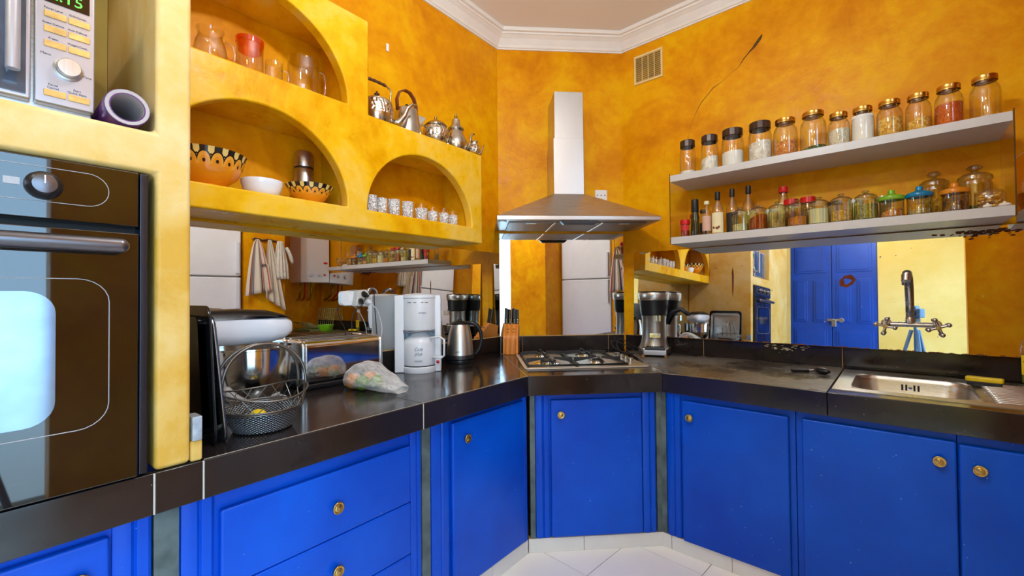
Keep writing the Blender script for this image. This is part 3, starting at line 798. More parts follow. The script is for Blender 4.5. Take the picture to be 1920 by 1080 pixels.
dl = MB(); dl.lathe_axis([(0.024, -0.004), (0.024, 0.004), (0.0205, 0.006), (0.0195, 0.018), (0.018, 0.0195), (0.0, 0.020)], (0.134, -0.692, 1.812), (0, -1, 0), 28)
dl.build('dial', M['steel'], pn, smooth='auto')
text_mesh('Menu', 0.007, M['ink'], pn, 'lettering', (0.100, -0.6923, 1.835)); text_mesh('Time', 0.007, M['ink'], pn, 'lettering', (0.164, -0.6923, 1.806))
MB().box(-0.30, -0.27, -0.66, -0.63, 1.7065, 1.718).box(0.13, 0.16, -0.66, -0.63, 1.7065, 1.718).build('foot', M['black'], mw)

# ---- roll of film beside the microwave
rl = thing('film_roll', 'purple wrapped cardboard roll lying beside the microwave', 'roll', 'L', (0.226, -0.735, 1.7068))
a = MB(); a.lathe_axis([(0.030, 0.0), (0.0405, 0.001), (0.0415, 0.004), (0.0415, 0.26), (0.030, 0.26)], (0, 0, 0.0418), (0, 1, 0), 28, cap=False)
a.build('wrap', flat('purple_film', srgb(92, 44, 104), 0.25, vary=0.3, scale=30), rl, smooth='auto')
a = MB(); a.lathe_axis([(0.030, 0.26), (0.030, 0.0005), (0.0395, -0.0006)], (0, 0, 0.0418), (0, 1, 0), 28, cap=False)
a.build('core', flat('grey_cardboard_core', srgb(176, 166, 166), 0.7), rl, smooth='auto')

# ================================================================== glass and pottery in the arches
LU = 2.1758   # upper niche floor
LM = 1.7115   # middle niche floors
def on_l(name, label, cat, y, x, z, group=None, rz=0.0): # y along wall, x world
    return thing(name, label, cat, 'L', (y, -(x + 2.04), z), rz, group)
def shell(prof, t=0.0015):
    """open vessel profile: outside up, inside down"""
    return prof + [(max(0.0005, r - t), z) for r, z in prof[::-1]][:-1] + [(0.0004, prof[0][1] + t)]
t = on_l('glass_jug', 'bulging clear glass jug with spout at the left of the upper arch', 'jug', 0.565, -1.90, LU)
MB().lathe([(0.0005, 0), (0.040, 0), (0.050, 0.012), (0.056, 0.05), (0.050, 0.09), (0.040, 0.115), (0.040, 0.13), (0.046, 0.145)], 28, cap=False).build('body', M['glass'], t, smooth=True)
MB().tube([(0.048, 0, 0.12), (0.078, 0, 0.115), (0.084, 0, 0.08), (0.078, 0, 0.045), (0.054, 0, 0.035)], 0.006, 8).build('handle', M['glass'], t, smooth=True)
t = on_l('storage_jar', 'tall glass jar with a translucent orange stopper', 'jar', 0.700, -1.895, LU)
MB().lathe([(0.0005, 0), (0.046, 0), (0.048, 0.006), (0.048, 0.150), (0.046, 0.156)], 28, cap=False).build('body', M['glass'], t, smooth='auto')
MB().lathe([(0.0005, 0.118), (0.040, 0.118), (0.044, 0.142), (0.050, 0.146), (0.051, 0.165), (0.0005, 0.168)], 28, cap=False).build('stopper', M['orangelid'], t, smooth='auto')
t = on_l('glass_mug', 'clear straight glass mug with loop handle beside the orange stopper jar', 'mug', 0.785, -1.88, LU)
MB().lathe([(0.0005, 0.004), (0.030, 0), (0.032, 0.004), (0.033, 0.105)], 24, cap=False).build('body', M['glass'], t, smooth='auto')
MB().tube([(0.032, 0, 0.085), (0.056, 0, 0.085), (0.060, 0, 0.06), (0.054, 0, 0.025), (0.032, 0, 0.022)], 0.0045, 8).build('handle', M['glass'], t, smooth=True)
t = on_l('glass_pitcher', 'large clear straight-sided glass pitcher at the right of the upper arch', 'pitcher', 0.915, -1.895, LU)
MB().lathe([(0.0005, 0.006), (0.060, 0), (0.064, 0.006), (0.064, 0.14), (0.060, 0.165), (0.062, 0.175)], 28, cap=False).build('body', M['glass'], t, smooth='auto')
MB().tube([(0.062, 0, 0.15), (0.095, 0, 0.15), (0.102, 0, 0.10), (0.094, 0, 0.04), (0.063, 0, 0.035)], 0.006, 8).build('handle', M['glass'], t, smooth=True)
MB().lathe([(0.0005, 0), (0.066, 0), (0.066, 0.007), (0.0005, 0.007)], 28, cap=False).build('foot', M['glass'], t, smooth='auto')

def painted_bowl(name, petals):
    """warm orange bowl with a black and cream petal band (painted pattern)"""
    n = NT(name); p = n.obj()
    s = n.node('ShaderNodeSeparateXYZ', inp={0: p})
    ang = n.math('ARCTAN2', s.outputs[1], s.outputs[0])
    zz = s.outputs[2]
    u = n.math('FRACT', n.math('ADD', n.math('MULTIPLY', ang, petals / (2 * PI)), 10.0))
    d = n.math('ABSOLUTE', n.math('SUBTRACT', u, 0.5))         # 0 in the middle of a petal
    return n, zz, d
def bowl_mat(name, petals, zb, zt, blackrim):
    n, zz, d = painted_bowl(name, petals)
    v = n.node('ShaderNodeMapRange', inp={0: zz, 1: zb, 2: zt, 3: 0.0, 4: 1.0}).outputs[0]
    arch = n.math('ADD', n.math('MULTIPLY', n.math('POWER', n.math('MULTIPLY', d, 2.0), 2.0), 0.60), n.math('MULTIPLY', n.math('MULTIPLY', v, n.math('ABSOLUTE', v)), 0.66))
    orange = srgb(236, 150, 26); cream = srgb(238, 206, 120); ink = srgb(38, 24, 18)
    petal = n.ramp(arch, [(0.0, orange), (0.30, srgb(238, 168, 56)), (0.62, ink), (0.80, ink), (0.85, cream), (1.0, cream)])
    for nd in n.n:
        if nd.bl_idname == 'ShaderNodeValToRGB': nd.color_ramp.interpolation = 'CONSTANT'
    dot = n.math('LESS_THAN', n.math('ADD', n.math('POWER', n.math('MULTIPLY', d, 6.0), 2.0), n.math('POWER', n.math('MULTIPLY', n.math('SUBTRACT', v, 0.3), 5.0), 2.0)), 0.55)
    petal = n.mix(dot, petal, ink)
    spot = n.math('LESS_THAN', n.math('ADD', n.math('POWER', n.math('MULTIPLY', n.math('SUBTRACT', 0.5, d), 7.0), 2.0), n.math('POWER', n.math('MULTIPLY', n.math('SUBTRACT', v, 0.78), 8.0), 2.0)), 0.35)
    petal = n.mix(spot, petal, ink)
    def band(a, b): return n.math('MULTIPLY', n.math('GREATER_THAN', v, a), n.math('LESS_THAN', v, b))
    col = n.mix(n.math('GREATER_THAN', v, 0.0), orange, petal)
    col = n.mix(band(-0.10, -0.02), col, ink); col = n.mix(band(-0.24, -0.19), col, ink)
    col = n.mix(n.math('GREATER_THAN', v, 1.0), col, cream)
    col = n.mix(band(1.06, 1.12), col, ink)
    col = n.mix(n.math('GREATER_THAN', v, 1.22 if not blackrim else 1.14), col, ink)
    n.set(col=col, rough=0.14, spec=0.6)
    return n.m
t = on_l('serving_bowl', 'large orange pottery bowl with black petal band at the left of the middle arch', 'bowl', 0.555, -1.905, LM)
MB().lathe([(0.0005, 0.004), (0.062, 0.0), (0.064, 0.010), (0.058, 0.016), (0.098, 0.050), (0.114, 0.078), (0.128, 0.128), (0.132, 0.134), (0.126, 0.134), (0.108, 0.080), (0.05, 0.03), (0.0005, 0.024)], 40, cap=False).build('body', bowl_mat('petal_glaze_large', 18, 0.072, 0.116, False), t, smooth='auto')
t = on_l('mixing_bowl', 'plain white bowl between the two orange pottery bowls', 'bowl', 0.742, -1.885, LM)
MB().lathe(shell([(0.0005, 0.003), (0.050, 0.0), (0.060, 0.012), (0.070, 0.034), (0.073, 0.048), (0.075, 0.052), (0.0755, 0.068)], 0.004), 36, cap=False).build('body', M['ceramic'], t, smooth='auto')
t = on_l('salad_bowl', 'small orange pottery bowl with black rim and petals in the middle arch', 'bowl', 0.930, -1.870, LM)
MB().lathe([(0.0005, 0.003), (0.040, 0.0), (0.042, 0.006), (0.060, 0.020), (0.074, 0.040), (0.095, 0.074), (0.098, 0.079), (0.092, 0.079), (0.072, 0.044), (0.0005, 0.018)], 40, cap=False).build('body', bowl_mat('petal_glaze_small', 16, 0.036, 0.064, True), t, smooth='auto')
t = on_l('vacuum_flask', 'steel vacuum flask standing behind the small pottery bowl', 'flask', 0.960, -1.985, LM); t.scale = (1.22, 1.22, 1.26)
MB().lathe([(0.0005, 0), (0.033, 0), (0.035, 0.004), (0.035, 0.142), (0.033, 0.145)], 24).build('body', M['steel_v'], t, smooth='auto')
MB().lathe([(0.034, 0.145), (0.034, 0.151)], 24, cap=False).build('seal_ring', M['black'], t, smooth='auto')
MB().lathe([(0.033, 0.151), (0.034, 0.156), (0.034, 0.196), (0.028, 0.208), (0.0005, 0.210)], 24).build('cup', M['steel_v'], t, smooth='auto')

# eight tea glasses in the right arch
def cut_glass(name):
    n = NT(name); n.n.remove(n.b); p = n.obj()
    v = n.node('ShaderNodeTexVoronoi', inp={'Vector': p, 'Scale': 120.0})
    f = n.math('ADD', n.math('MULTIPLY', v.outputs['Distance'], 0.85), 0.34)
    tr = n.node('ShaderNodeBsdfTransparent', inp={'Color': (0.95, 0.95, 0.95, 1)})
    gl = n.node('ShaderNodeBsdfPrincipled', inp={'Base Color': (0.92, 0.94, 0.97, 1), 'Roughness': 0.12, 'Metallic': 0.2})
    b = n.node('ShaderNodeBump', inp={'Height': v.outputs['Distance'], 'Strength': 1.0, 'Distance': 0.01}); n.l.new(b.outputs[0], gl.inputs['Normal'])
    mx = n.node('ShaderNodeMixShader'); n.l.new(f, mx.inputs[0]); n.l.new(tr.outputs[0], mx.inputs[1]); n.l.new(gl.outputs[0], mx.inputs[2]); n.l.new(mx.outputs[0], n.out.inputs['Surface'])
    return n.m
M['cutglass'] = cut_glass('cut_crystal_glass')
gl_names = ['leftmost', 'second', 'third', 'fourth', 'fifth', 'sixth', 'seventh', 'rightmost']
for i, (y, r_) in enumerate(((1.222, 0.026), (1.283, 0.026), (1.358, 0.030), (1.438, 0.030), (1.532, 0.033), (1.616, 0.028), (1.692, 0.028), (1.768, 0.027))):
    nm = gl_names[i]
    lab = f'{nm} tea glass of the row in the right arch' if i in (0, 7) else f'{nm} tea glass from the left in the right arch'
    t = on_l('tea_glass', lab, 'glass', y, -1.845 - 0.004 * (i % 3), LM, 'tea glasses in the right arch')
    hh_ = (0.088, 0.084, 0.090, 0.090, 0.094, 0.088, 0.090, 0.088)[i]
    MB().lathe([(0.0005, 0.003), (r_ * 0.84, 0), (r_ * 0.86, 0.006), (r_ * 0.98, hh_ * 0.75)], 24, cap=False, ribs=1, rib=0.03).build('cut_body', M['cutglass'], t)
    MB().lathe([(r_ * 0.98, hh_ * 0.75), (r_, hh_)], 24, cap=False).build('rim', M['glass'] if i > 3 else M['cutglass'], t, smooth=True)

# ================================================================== teapots on the ledge
LT = 2.1605
def spout(t, pts, rs, mat, name='spout'): return MB().tube(pts, rs, 12).build(name, mat, t, smooth=True)
t = on_l('engraved_teapot', 'big engraved silver teapot with a tall bail handle on the ledge', 'teapot', 1.285, -1.89, LT)
MB().lathe([(0.0005, 0), (0.060, 0), (0.066, 0.006), (0.078, 0.05), (0.079, 0.060), (0.0005, 0.0601)], 36, cap=False).build('base', M['silver'], t, smooth='auto')
MB().lathe([(0.078, 0.055), (0.080, 0.100), (0.077, 0.122), (0.070, 0.130)], 36, cap=False).build('engraved_band', M['embossed'], t, smooth=True)
MB().lathe([(0.070, 0.130), (0.064, 0.136), (0.035, 0.146), (0.008, 0.152)], 36).build('lid', M['silver'], t, smooth=True)
k = MB().lathe([(0.006, 0.150), (0.005, 0.166), (0.014, 0.170), (0.014, 0.173), (0.005, 0.176), (0.006, 0.184), (0.0005, 0.187)], 16); k.build('finial', M['darkwood'], t, smooth=True)
spout(t, [(0.066, -0.020, 0.035), (0.094, -0.055, 0.042), (0.114, -0.075, 0.078), (0.126, -0.085, 0.118), (0.146, -0.095, 0.140), (0.168, -0.100, 0.142)], [0.022, 0.018, 0.013, 0.010, 0.008, 0.007], M['silver'])
MB().tube([(0.076, 0, 0.125), (0.082, 0, 0.19), (0.088, 0, 0.218), (0.058, 0, 0.232), (0.0, 0, 0.236), (-0.058, 0, 0.232), (-0.088, 0, 0.218), (-0.082, 0, 0.19), (-0.076, 0, 0.125)], 0.0042, 8).build('bail', M['silver'], t, smooth=True)
MB().tube([(0.054, 0, 0.232), (0.04, 0, 0.235), (0.028, 0, 0.235), (0.015, 0, 0.236), (0.0, 0, 0.236), (-0.015, 0, 0.236), (-0.028, 0, 0.235), (-0.04, 0, 0.235), (-0.054, 0, 0.232)], [0.006, 0.009, 0.006, 0.009, 0.006, 0.009, 0.006, 0.009, 0.006], 10).build('grip', M['darkwood'], t, smooth=True)
t = on_l('conical_kettle', 'conical steel kettle with broad brown strap handle and triangular spout', 'kettle', 1.475, -1.895, LT); t.scale = (1.0, 1.0, 1.12)
MB().lathe([(0.0005, 0), (0.086, 0), (0.088, 0.008), (0.078, 0.016), (0.072, 0.05), (0.060, 0.132), (0.056, 0.137)], 36, cap=False).build('body', M['silver'], t, smooth='auto')
MB().lathe([(0.056, 0.137), (0.04, 0.144), (0.0005, 0.148)], 30, cap=False).build('lid', M['silver'], t, smooth=True)
MB().ball((0, 0, 0.157), 0.0105).build('knob', M['black'], t, smooth=True)
MB().tube([(-0.060, 0, 0.125), (-0.064, 0, 0.175), (-0.048, 0, 0.212), (-0.015, 0, 0.230), (0.020, 0, 0.228), (0.048, 0, 0.205), (0.064, 0, 0.165), (0.066, 0, 0.125)], 0.009, 10, flat=(1.7, 0.5)).build('strap_handle', M['leather'], t, smooth=True)
MB().prism_y([(0.058, 0.128), (0.076, 0.058), (0.116, 0.126)], -0.022, 0.022).build('spout', M['chrome'], t, bevel=0.002)
t = on_l('round_teapot', 'squat round engraved silver teapot with button lid on the ledge', 'teapot', 1.672, -1.885, LT); t.scale = (1.05, 1.05, 1.20)
MB().lathe([(0.0005, 0), (0.040, 0), (0.052, 0.008), (0.068, 0.036), (0.070, 0.045), (0.0005, 0.0451)], 32, cap=False).build('base', M['silver'], t, smooth=True)
MB().lathe([(0.070, 0.044), (0.072, 0.062), (0.068, 0.084), (0.056, 0.098)], 32, cap=False).build('engraved_band', M['embossed'], t, smooth=True)
MB().lathe([(0.060, 0.098), (0.062, 0.103), (0.050, 0.114), (0.028, 0.126), (0.010, 0.131)], 32).build('lid', M['silver'], t, smooth='auto')
MB().lathe([(0.005, 0.130), (0.006, 0.137), (0.010, 0.141), (0.008, 0.148), (0.0005, 0.150)], 16).build('finial', M['brass'], t, smooth=True)
spout(t, [(0.064, -0.004, 0.030), (0.092, -0.012, 0.034), (0.106, -0.016, 0.062), (0.114, -0.018, 0.088), (0.128, -0.02, 0.100), (0.142, -0.022, 0.102)], [0.016, 0.014, 0.010, 0.0075, 0.006, 0.005], M['silver'])
MB().tube([(-0.066, 0, 0.08), (-0.098, 0, 0.088), (-0.112, 0, 0.06), (-0.100, 0, 0.032), (-0.066, 0, 0.034)], 0.005, 8).build('handle', M['silver'], t, smooth=True)
t = on_l('pear_teapot', 'pear shaped silver teapot with tall domed lid on the ledge', 'teapot', 1.818, -1.870, LT); t.scale = (1.08, 1.08, 1.25)
MB().lathe([(0.0005, 0), (0.046, 0), (0.058, 0.012), (0.066, 0.036), (0.060, 0.062), (0.044, 0.088), (0.038, 0.104), (0.044, 0.110), (0.045, 0.114)], 32, cap=False).build('body', M['silver'], t, smooth='auto')
MB().lathe([(0.046, 0.114), (0.044, 0.119), (0.030, 0.130), (0.025, 0.142), (0.022, 0.160), (0.010, 0.168)], 28).build('lid', M['silver'], t, smooth='auto')
MB().lathe([(0.005, 0.167), (0.004, 0.172), (0.011, 0.175), (0.011, 0.178), (0.004, 0.181), (0.007, 0.188), (0.005, 0.193), (0.0005, 0.195)], 14).build('finial', M['brass'], t, smooth=True)
spout(t, [(0.060, -0.004, 0.030), (0.084, -0.010, 0.036), (0.096, -0.014, 0.064), (0.100, -0.016, 0.096), (0.112, -0.018, 0.116), (0.126, -0.02, 0.118)], [0.015, 0.012, 0.0085, 0.007, 0.006, 0.005], M['silver'])
MB().tube([(-0.050, 0, 0.092), (-0.090, 0, 0.100), (-0.100, 0, 0.070), (-0.088, 0, 0.036), (-0.062, 0, 0.034)], 0.005, 8).build('handle', M['silver'], t, smooth=True)
t = on_l('miniature_teapot', 'tiny engraved silver pot with curved spout at the ledge end', 'teapot', 1.900, -1.80, LT); t.scale = (1.15, 1.15, 1.25)
MB().lathe([(0.0005, 0), (0.022, 0), (0.031, 0.008), (0.033, 0.022), (0.024, 0.042), (0.018, 0.050), (0.022, 0.060), (0.019, 0.061)], 26, cap=False).build('body', M['embossed'], t, smooth=True)
spout(t, [(0.028, 0, 0.010), (0.046, -0.004, 0.012), (0.056, -0.006, 0.032), (0.060, -0.007, 0.050), (0.068, -0.008, 0.058)], [0.008, 0.007, 0.005, 0.004, 0.003], M['silver'])

t = tag(in_frame(MB().box(-0.008, 0.008, -0.012, -0.001, -0.022, 0.022).build('wall_clip', M['enamel'], None, bevel=0.004), 'L', 1.452, 0, 2.697), 'tiny white clip on the yellow wall above the teapots', 'clip')

# ================================================================== left worktop
Z9 = 0.9003
# ---- baking trays leaning on the tower
for i, (yb, lean, w, hgt, lab) in enumerate(((0.402, -0.016, 0.36, 0.385, 'black baking tray leaning against the oven tower, nearest the tower'), (0.432, -0.034, 0.33, 0.36, 'dark enamel oven tray leaning in front of the other tray'))):
    t = on_l('baking_tray', lab, 'tray', yb, -1.385 - 0.012 * i, Z9)
    m_ = MB()
    # local: X to the right (away from tower), Y towards the wall
    def trp(y, z, d): # d: proud of the tray plane
        s_ = lean / hgt
        return (z * s_ + d + 0.006, y, z)
    pts = [(0.0, 0.0), (w, 0.0), (w, hgt), (0.0, hgt)]
    outer = [(y, z) for y, z in rrect(0, w, 0.0, hgt, 0.035, 4)]
    inner = [(y, z) for y, z in rrect(0.028, w - 0.028, 0.028, hgt - 0.028, 0.02, 4)]
    n_ = len(outer)
    vs = [trp(y, z, 0.020) for y, z in outer] + [trp(y, z, 0.017) for y, z in inner] + [trp(y, z, 0.0) for y, z in inner] + [trp(y, z, -0.003) for y, z in inner] + [trp(y, z, 0.015) for y, z in inner] + [trp(y, z, 0.017) for y, z in outer]
    fs = []
    for b_ in range(5):
        for k in range(n_):
            fs.append((b_ * n_ + k, b_ * n_ + (k + 1) % n_, (b_ + 1) * n_ + (k + 1) % n_, (b_ + 1) * n_ + k))
    for k in range(n_): fs.append((5 * n_ + k, 5 * n_ + (k + 1) % n_, (k + 1) % n_, k))
    fs.append(tuple(2 * n_ + k for k in range(n_))); fs.append(tuple(3 * n_ + k for k in range(n_ - 1, -1, -1)))
    m_.add(vs, fs)
    m_.build('pan', M['steel_v'] if i else flat('black_enamel', srgb(20, 20, 24), 0.2), t, smooth='auto')
    e_ = [trp(y, z, 0.0215) for y, z in outer]
    MB().tube(e_, 0.0022, 6, closed=True).build('rim', flat('dark_blue_enamel_rim', srgb(28, 36, 56), 0.2) if i else flat('black_rim', srgb(22, 22, 26), 0.25), t, smooth=True)

# ---- stand mixer
t = on_l('stand_mixer', 'white and black stand mixer with a steel bowl on the left worktop', 'mixer', 0.665, -1.80, Z9)
MB().prism(rrect(-0.225, 0.12, -0.095, 0.095, 0.07, 5), 0.0, 0.024).build('foot_plate', M['white'], t, bevel=0.006)
MB().prism(rrect(-0.235, -0.125, -0.06, 0.06, 0.04, 5), 0.022, 0.25).build('column', M['white'], t, bevel=0.01)
def mixer_head(z_lo, z_hi, nm, mat):
    m_ = MB(); ring = []
    for u, hw, hb, ht in ((-0.255, 0.030, 0.30, 0.325), (-0.235, 0.060, 0.262, 0.352), (-0.17, 0.078, 0.240, 0.366), (-0.06, 0.084, 0.232, 0.368), (0.05, 0.082, 0.234, 0.360), (0.105, 0.072, 0.244, 0.345), (0.135, 0.050, 0.262, 0.322), (0.146, 0.022, 0.28, 0.30)):
        n_ = 20; r_ = []
        for k in range(n_):
            a_ = 2 * PI * k / n_; c_, s_ = math.cos(a_), math.sin(a_)
            y_ = hw * (abs(c_) ** 0.7) * (1 if c_ > 0 else -1)
            z_ = (hb + ht) / 2 + (ht - hb) / 2 * (abs(s_) ** 0.7) * (1 if s_ > 0 else -1)
            r_.append((u, y_, min(z_hi, max(z_lo, z_))))
        ring.append(r_)
    vs = [p for r_ in ring for p in r_]; n_ = 20; fs = []
    for i_ in range(len(ring) - 1):
        for k in range(n_): fs.append((i_ * n_ + k, i_ * n_ + (k + 1) % n_, (i_ + 1) * n_ + (k + 1) % n_, (i_ + 1) * n_ + k))
    fs.append(tuple(range(n_))); fs.append(tuple((len(ring) - 1) * n_ + k for k in range(n_)))
    return m_.add(vs, fs).build(nm, mat, t, smooth='auto')
mixer_head(0.232, 0.333, 'head', M['white'])
mixer_head(0.331, 0.37, 'head_cover', M['black'])
MB().lathe([(0.0005, 0.022), (0.060, 0.022), (0.064, 0.030), (0.098, 0.040), (0.126, 0.080), (0.134, 0.13), (0.137, 0.216), (0.141, 0.218), (0.141, 0.224), (0.136, 0.224), (0.132, 0.13), (0.09, 0.05), (0.0005, 0.035)], 40, cap=False, c=(0.004, 0, 0)).build('bowl', M['bowlsteel'], t, smooth='auto')
MB().cyl((0, 0, 0.08), (0, 0, 0.24), 0.010).build('whisk_shaft', M['steel_v'], t, smooth='auto')
MB().lathe_axis([(0.020, 0), (0.020, 0.012), (0.014, 0.016), (0.0005, 0.017)], (-0.19, -0.06, 0.17), (0, -1, 0), 18).build('speed_dial', M['steel_v'], t, smooth='auto')

# ---- long-slot toaster
t = on_l('long_slot_toaster', 'polished steel long-slot toaster on black feet behind the fruit bag', 'toaster', 1.105, -1.957, Z9)
body = rrect(-0.072, 0.072, 0.022, 0.212, 0.030, 5)
MB().prism_x(body, -0.185, 0.185).build('shell', M['chrome'], t, bevel=0.004)
for sx in (-1, 1):
    MB().prism_x(rrect(-0.074, 0.074, 0.020, 0.214, 0.031, 5), min(sx * 0.184, sx * 0.206), max(sx * 0.184, sx * 0.206)).build('end_cap', M['steel_v'], t, bevel=0.010)
for sy in (-1, 1):
    MB().box(-0.165, 0.165, sy * 0.034 - 0.013, sy * 0.034 + 0.013, 0.2121, 0.2150).build('slot_rim', M['steel'], t, bevel=0.001)
    MB().box(-0.158, 0.158, sy * 0.034 - 0.008, sy * 0.034 + 0.008, 0.2148, 0.2156).build('slot', M['matblack'], t)
MB().box(-0.200, 0.200, -0.073, 0.073, 0.0, 0.024).build('base', M['black'], t, bevel=0.006)
text_mesh('Russell\nHobbs', 0.016, M['ink'], t, 'lettering', (-0.150, -0.0728, 0.062))
MB().box(0.2055, 0.222, -0.012, 0.012, 0.10, 0.125).build('lever', M['black'], t, bevel=0.003)

# ---- wire basket with tall handle and lemons
t = on_l('wire_basket', 'woven grey wire basket with a tall hoop handle near the tower', 'basket', 0.580, -1.468, Z9); t.scale = (1.18, 1.18, 1.06)
wv = NT('woven_grey_wire'); p_ = wv.obj()
sp_ = wv.node('ShaderNodeSeparateXYZ', inp={0: p_})
an_ = wv.math('ARCTAN2', sp_.outputs[1], sp_.outputs[0])
w1 = wv.math('SINE', wv.math('MULTIPLY', an_, 48.0)); w2 = wv.math('SINE', wv.math('MULTIPLY', sp_.outputs[2], 900.0))
hh_ = wv.math('MULTIPLY', w1, w2)
wv.set(col=wv.ramp(wv.math('ADD', wv.math('MULTIPLY', hh_, 0.5), 0.5), [(0.25, srgb(52, 56, 62)), (0.7, srgb(168, 172, 178))]), metal=0.75, rough=0.35); wv.bump(hh_, 0.8, 0.003)
MB().lathe([(0.0005, 0.002), (0.060, 0.0), (0.070, 0.004), (0.082, 0.030), (0.092, 0.058), (0.095, 0.060), (0.088, 0.058), (0.076, 0.028), (0.064, 0.008), (0.0005, 0.006)], 48, cap=False).build('woven_bowl', wv.m, t, smooth='auto')
M['wire'] = flat('grey_steel_wire', srgb(120, 116, 112), 0.35, 0.9)
def circ(r_, z_, n=40, dz=None): return [(r_ * math.cos(2 * PI * k / n), r_ * math.sin(2 * PI * k / n), z_ + (dz(2 * PI * k / n) if dz else 0)) for k in range(n)]
for z_, r_, rr in ((0.060, 0.094, 0.003), (0.066, 0.097, 0.0025), (0.098, 0.108, 0.0028)):
    dz = (lambda a_: 0.022 * abs(math.cos(a_)) ** 2) if z_ > 0.09 else None
    MB().tube(circ(r_, z_, 40, dz), rr, 6, closed=True).build('hoop', M['wire'], t, smooth=True)
for k in range(18):
    a0 = 2 * PI * k / 18
    for s_ in (-1, 1):
        a1 = a0 + s_ * 0.30
        zt_ = 0.098 + 0.022 * abs(math.cos(a1)) ** 2
        MB().tube([(0.095 * math.cos(a0), 0.095 * math.sin(a0), 0.062), (0.108 * math.cos(a1), 0.108 * math.sin(a1), zt_)], 0.0011, 5).build('lattice_wire', M['wire'], t)
for off in (-0.022, 0.022):
    hd = []
    for k in range(25):
        a_ = PI * k / 24
        hd.append((0.103 * math.cos(a_) * (1 + 0.10 * math.sin(a_)), off * (0.35 + 0.65 * math.cos(a_) ** 2), 0.098 + 0.150 * math.sin(a_) ** 0.8))
    MB().tube(hd, 0.0040, 7).build('handle', M['wire'], t, smooth=True)
for i, (x_, y_, s_) in enumerate(((-0.022, -0.040, 1.0), (0.030, -0.030, 0.9), (0.0, 0.035, 1.0))):
    lp = fw('L', 0.580 + x_, -(-1.468 + 2.04) + y_, Z9 + 0.0305)
    o = MB().ball((0, 0, 0), 0.022 * s_, sx=1.3).build('lemon', M['lemon'], None, smooth=True, loc=lp, rz=FR['L'][2] + i)
    tag(o, ['yellow lemon at the front left of the wire basket', 'yellow lemon at the right of the wire basket', 'yellow lemon at the back of the wire basket'][i], 'lemon', 'lemons in the wire basket')

# ---- fruit in a plastic bag
bg = NT('thin_white_plastic_bag'); bg.n.remove(bg.b)
nb = bg.noise(bg.obj(), 26, 5, 0.6, 1.2)
fc = bg.node('ShaderNodeLayerWeight', inp={'Blend': 0.4}).outputs['Facing']
al = bg.math('ADD', bg.ramp(nb, [(0.32, (0.06,) * 3), (0.72, (0.50,) * 3)]), bg.math('MULTIPLY', fc, 0.55))
tr_ = bg.node('ShaderNodeBsdfTransparent'); pl_ = bg.node('ShaderNodeBsdfPrincipled', inp={'Base Color': srgb(246, 246, 248), 'Roughness': 0.3})
bp_ = bg.node('ShaderNodeBump', inp={'Height': nb, 'Strength': 1.0, 'Distance': 0.02}); bg.l.new(bp_.outputs[0], pl_.inputs['Normal'])
mx_ = bg.node('ShaderNodeMixShader'); bg.l.new(al, mx_.inputs[0]); bg.l.new(tr_.outputs[0], mx_.inputs[1]); bg.l.new(pl_.outputs[0], mx_.inputs[2]); bg.l.new(mx_.outputs[0], bg.out.inputs['Surface'])
BX, BY = -1.715, 1.105
t = thing('plastic_bag', 'crumpled thin white plastic bag of citrus fruit before the toaster', 'bag', 'W', (BX, BY, Z9), math.radians(10))
def bagpt(u, v):
    a_ = 2 * PI * u
    x_ = -0.125 + 0.335 * v
    w_ = 0.085 * math.sin(min(1, v * 2.6) * PI / 2) ** 0.7 * (1 if v < 0.5 else 1 - 0.55 * (v - 0.5) / 0.5) + 0.004
    h_ = 0.056 * math.sin(min(1, v * 2.6) * PI / 2) ** 0.7 * (1 if v < 0.45 else max(0.16, 1 - 1.5 * (v - 0.45))) + 0.004
    cr = 1 + 0.06 * math.sin(5 * a_ + 6 * v) * v + 0.025 * math.sin(9 * a_ - 14 * v) + 0.03 * math.sin(17 * v + 2 * a_)
    return (x_, w_ * cr * math.cos(a_), max(0.0008, h_ + h_ * cr * math.sin(a_)))
MB().grid(bagpt, 49, 30).build('film', bg.m, t, smooth=True)
for i, (x_, y_, r_, mt) in enumerate(((-0.045, -0.034, 0.034, 'orangefruit'), (0.018, -0.038, 0.032, 'greenfruit'), (-0.015, 0.034, 0.034, 'orangefruit'), (0.045, 0.020, 0.030, 'greenfruit'), (-0.07, 0.015, 0.026, 'greenfruit'))):
    v_ = Matrix.Rotation(math.radians(10), 3, 'Z') @ Vector((x_, y_, 0))
    o = MB().ball((0, 0, 0), r_, 20, 12).build('citrus_fruit', M[mt], None, smooth=True, loc=(BX + v_.x, BY + v_.y, Z9 + r_ + 0.002))
    tag(o, ['orange at the front left inside the plastic bag', 'green citrus at the front right inside the plastic bag', 'orange at the back inside the plastic bag', 'green citrus at the back right inside the plastic bag', 'small green citrus at the bag end by the toaster'][i], 'fruit', 'citrus in the plastic bag')

# ---- coffee maker
ca = math.radians(-50)   # turned towards the room
t = thing('filter_coffee_maker', 'white filter coffee maker with thermos jug on the left worktop', 'coffee maker', 'W', (-1.872, 1.535, Z9), math.radians(46))
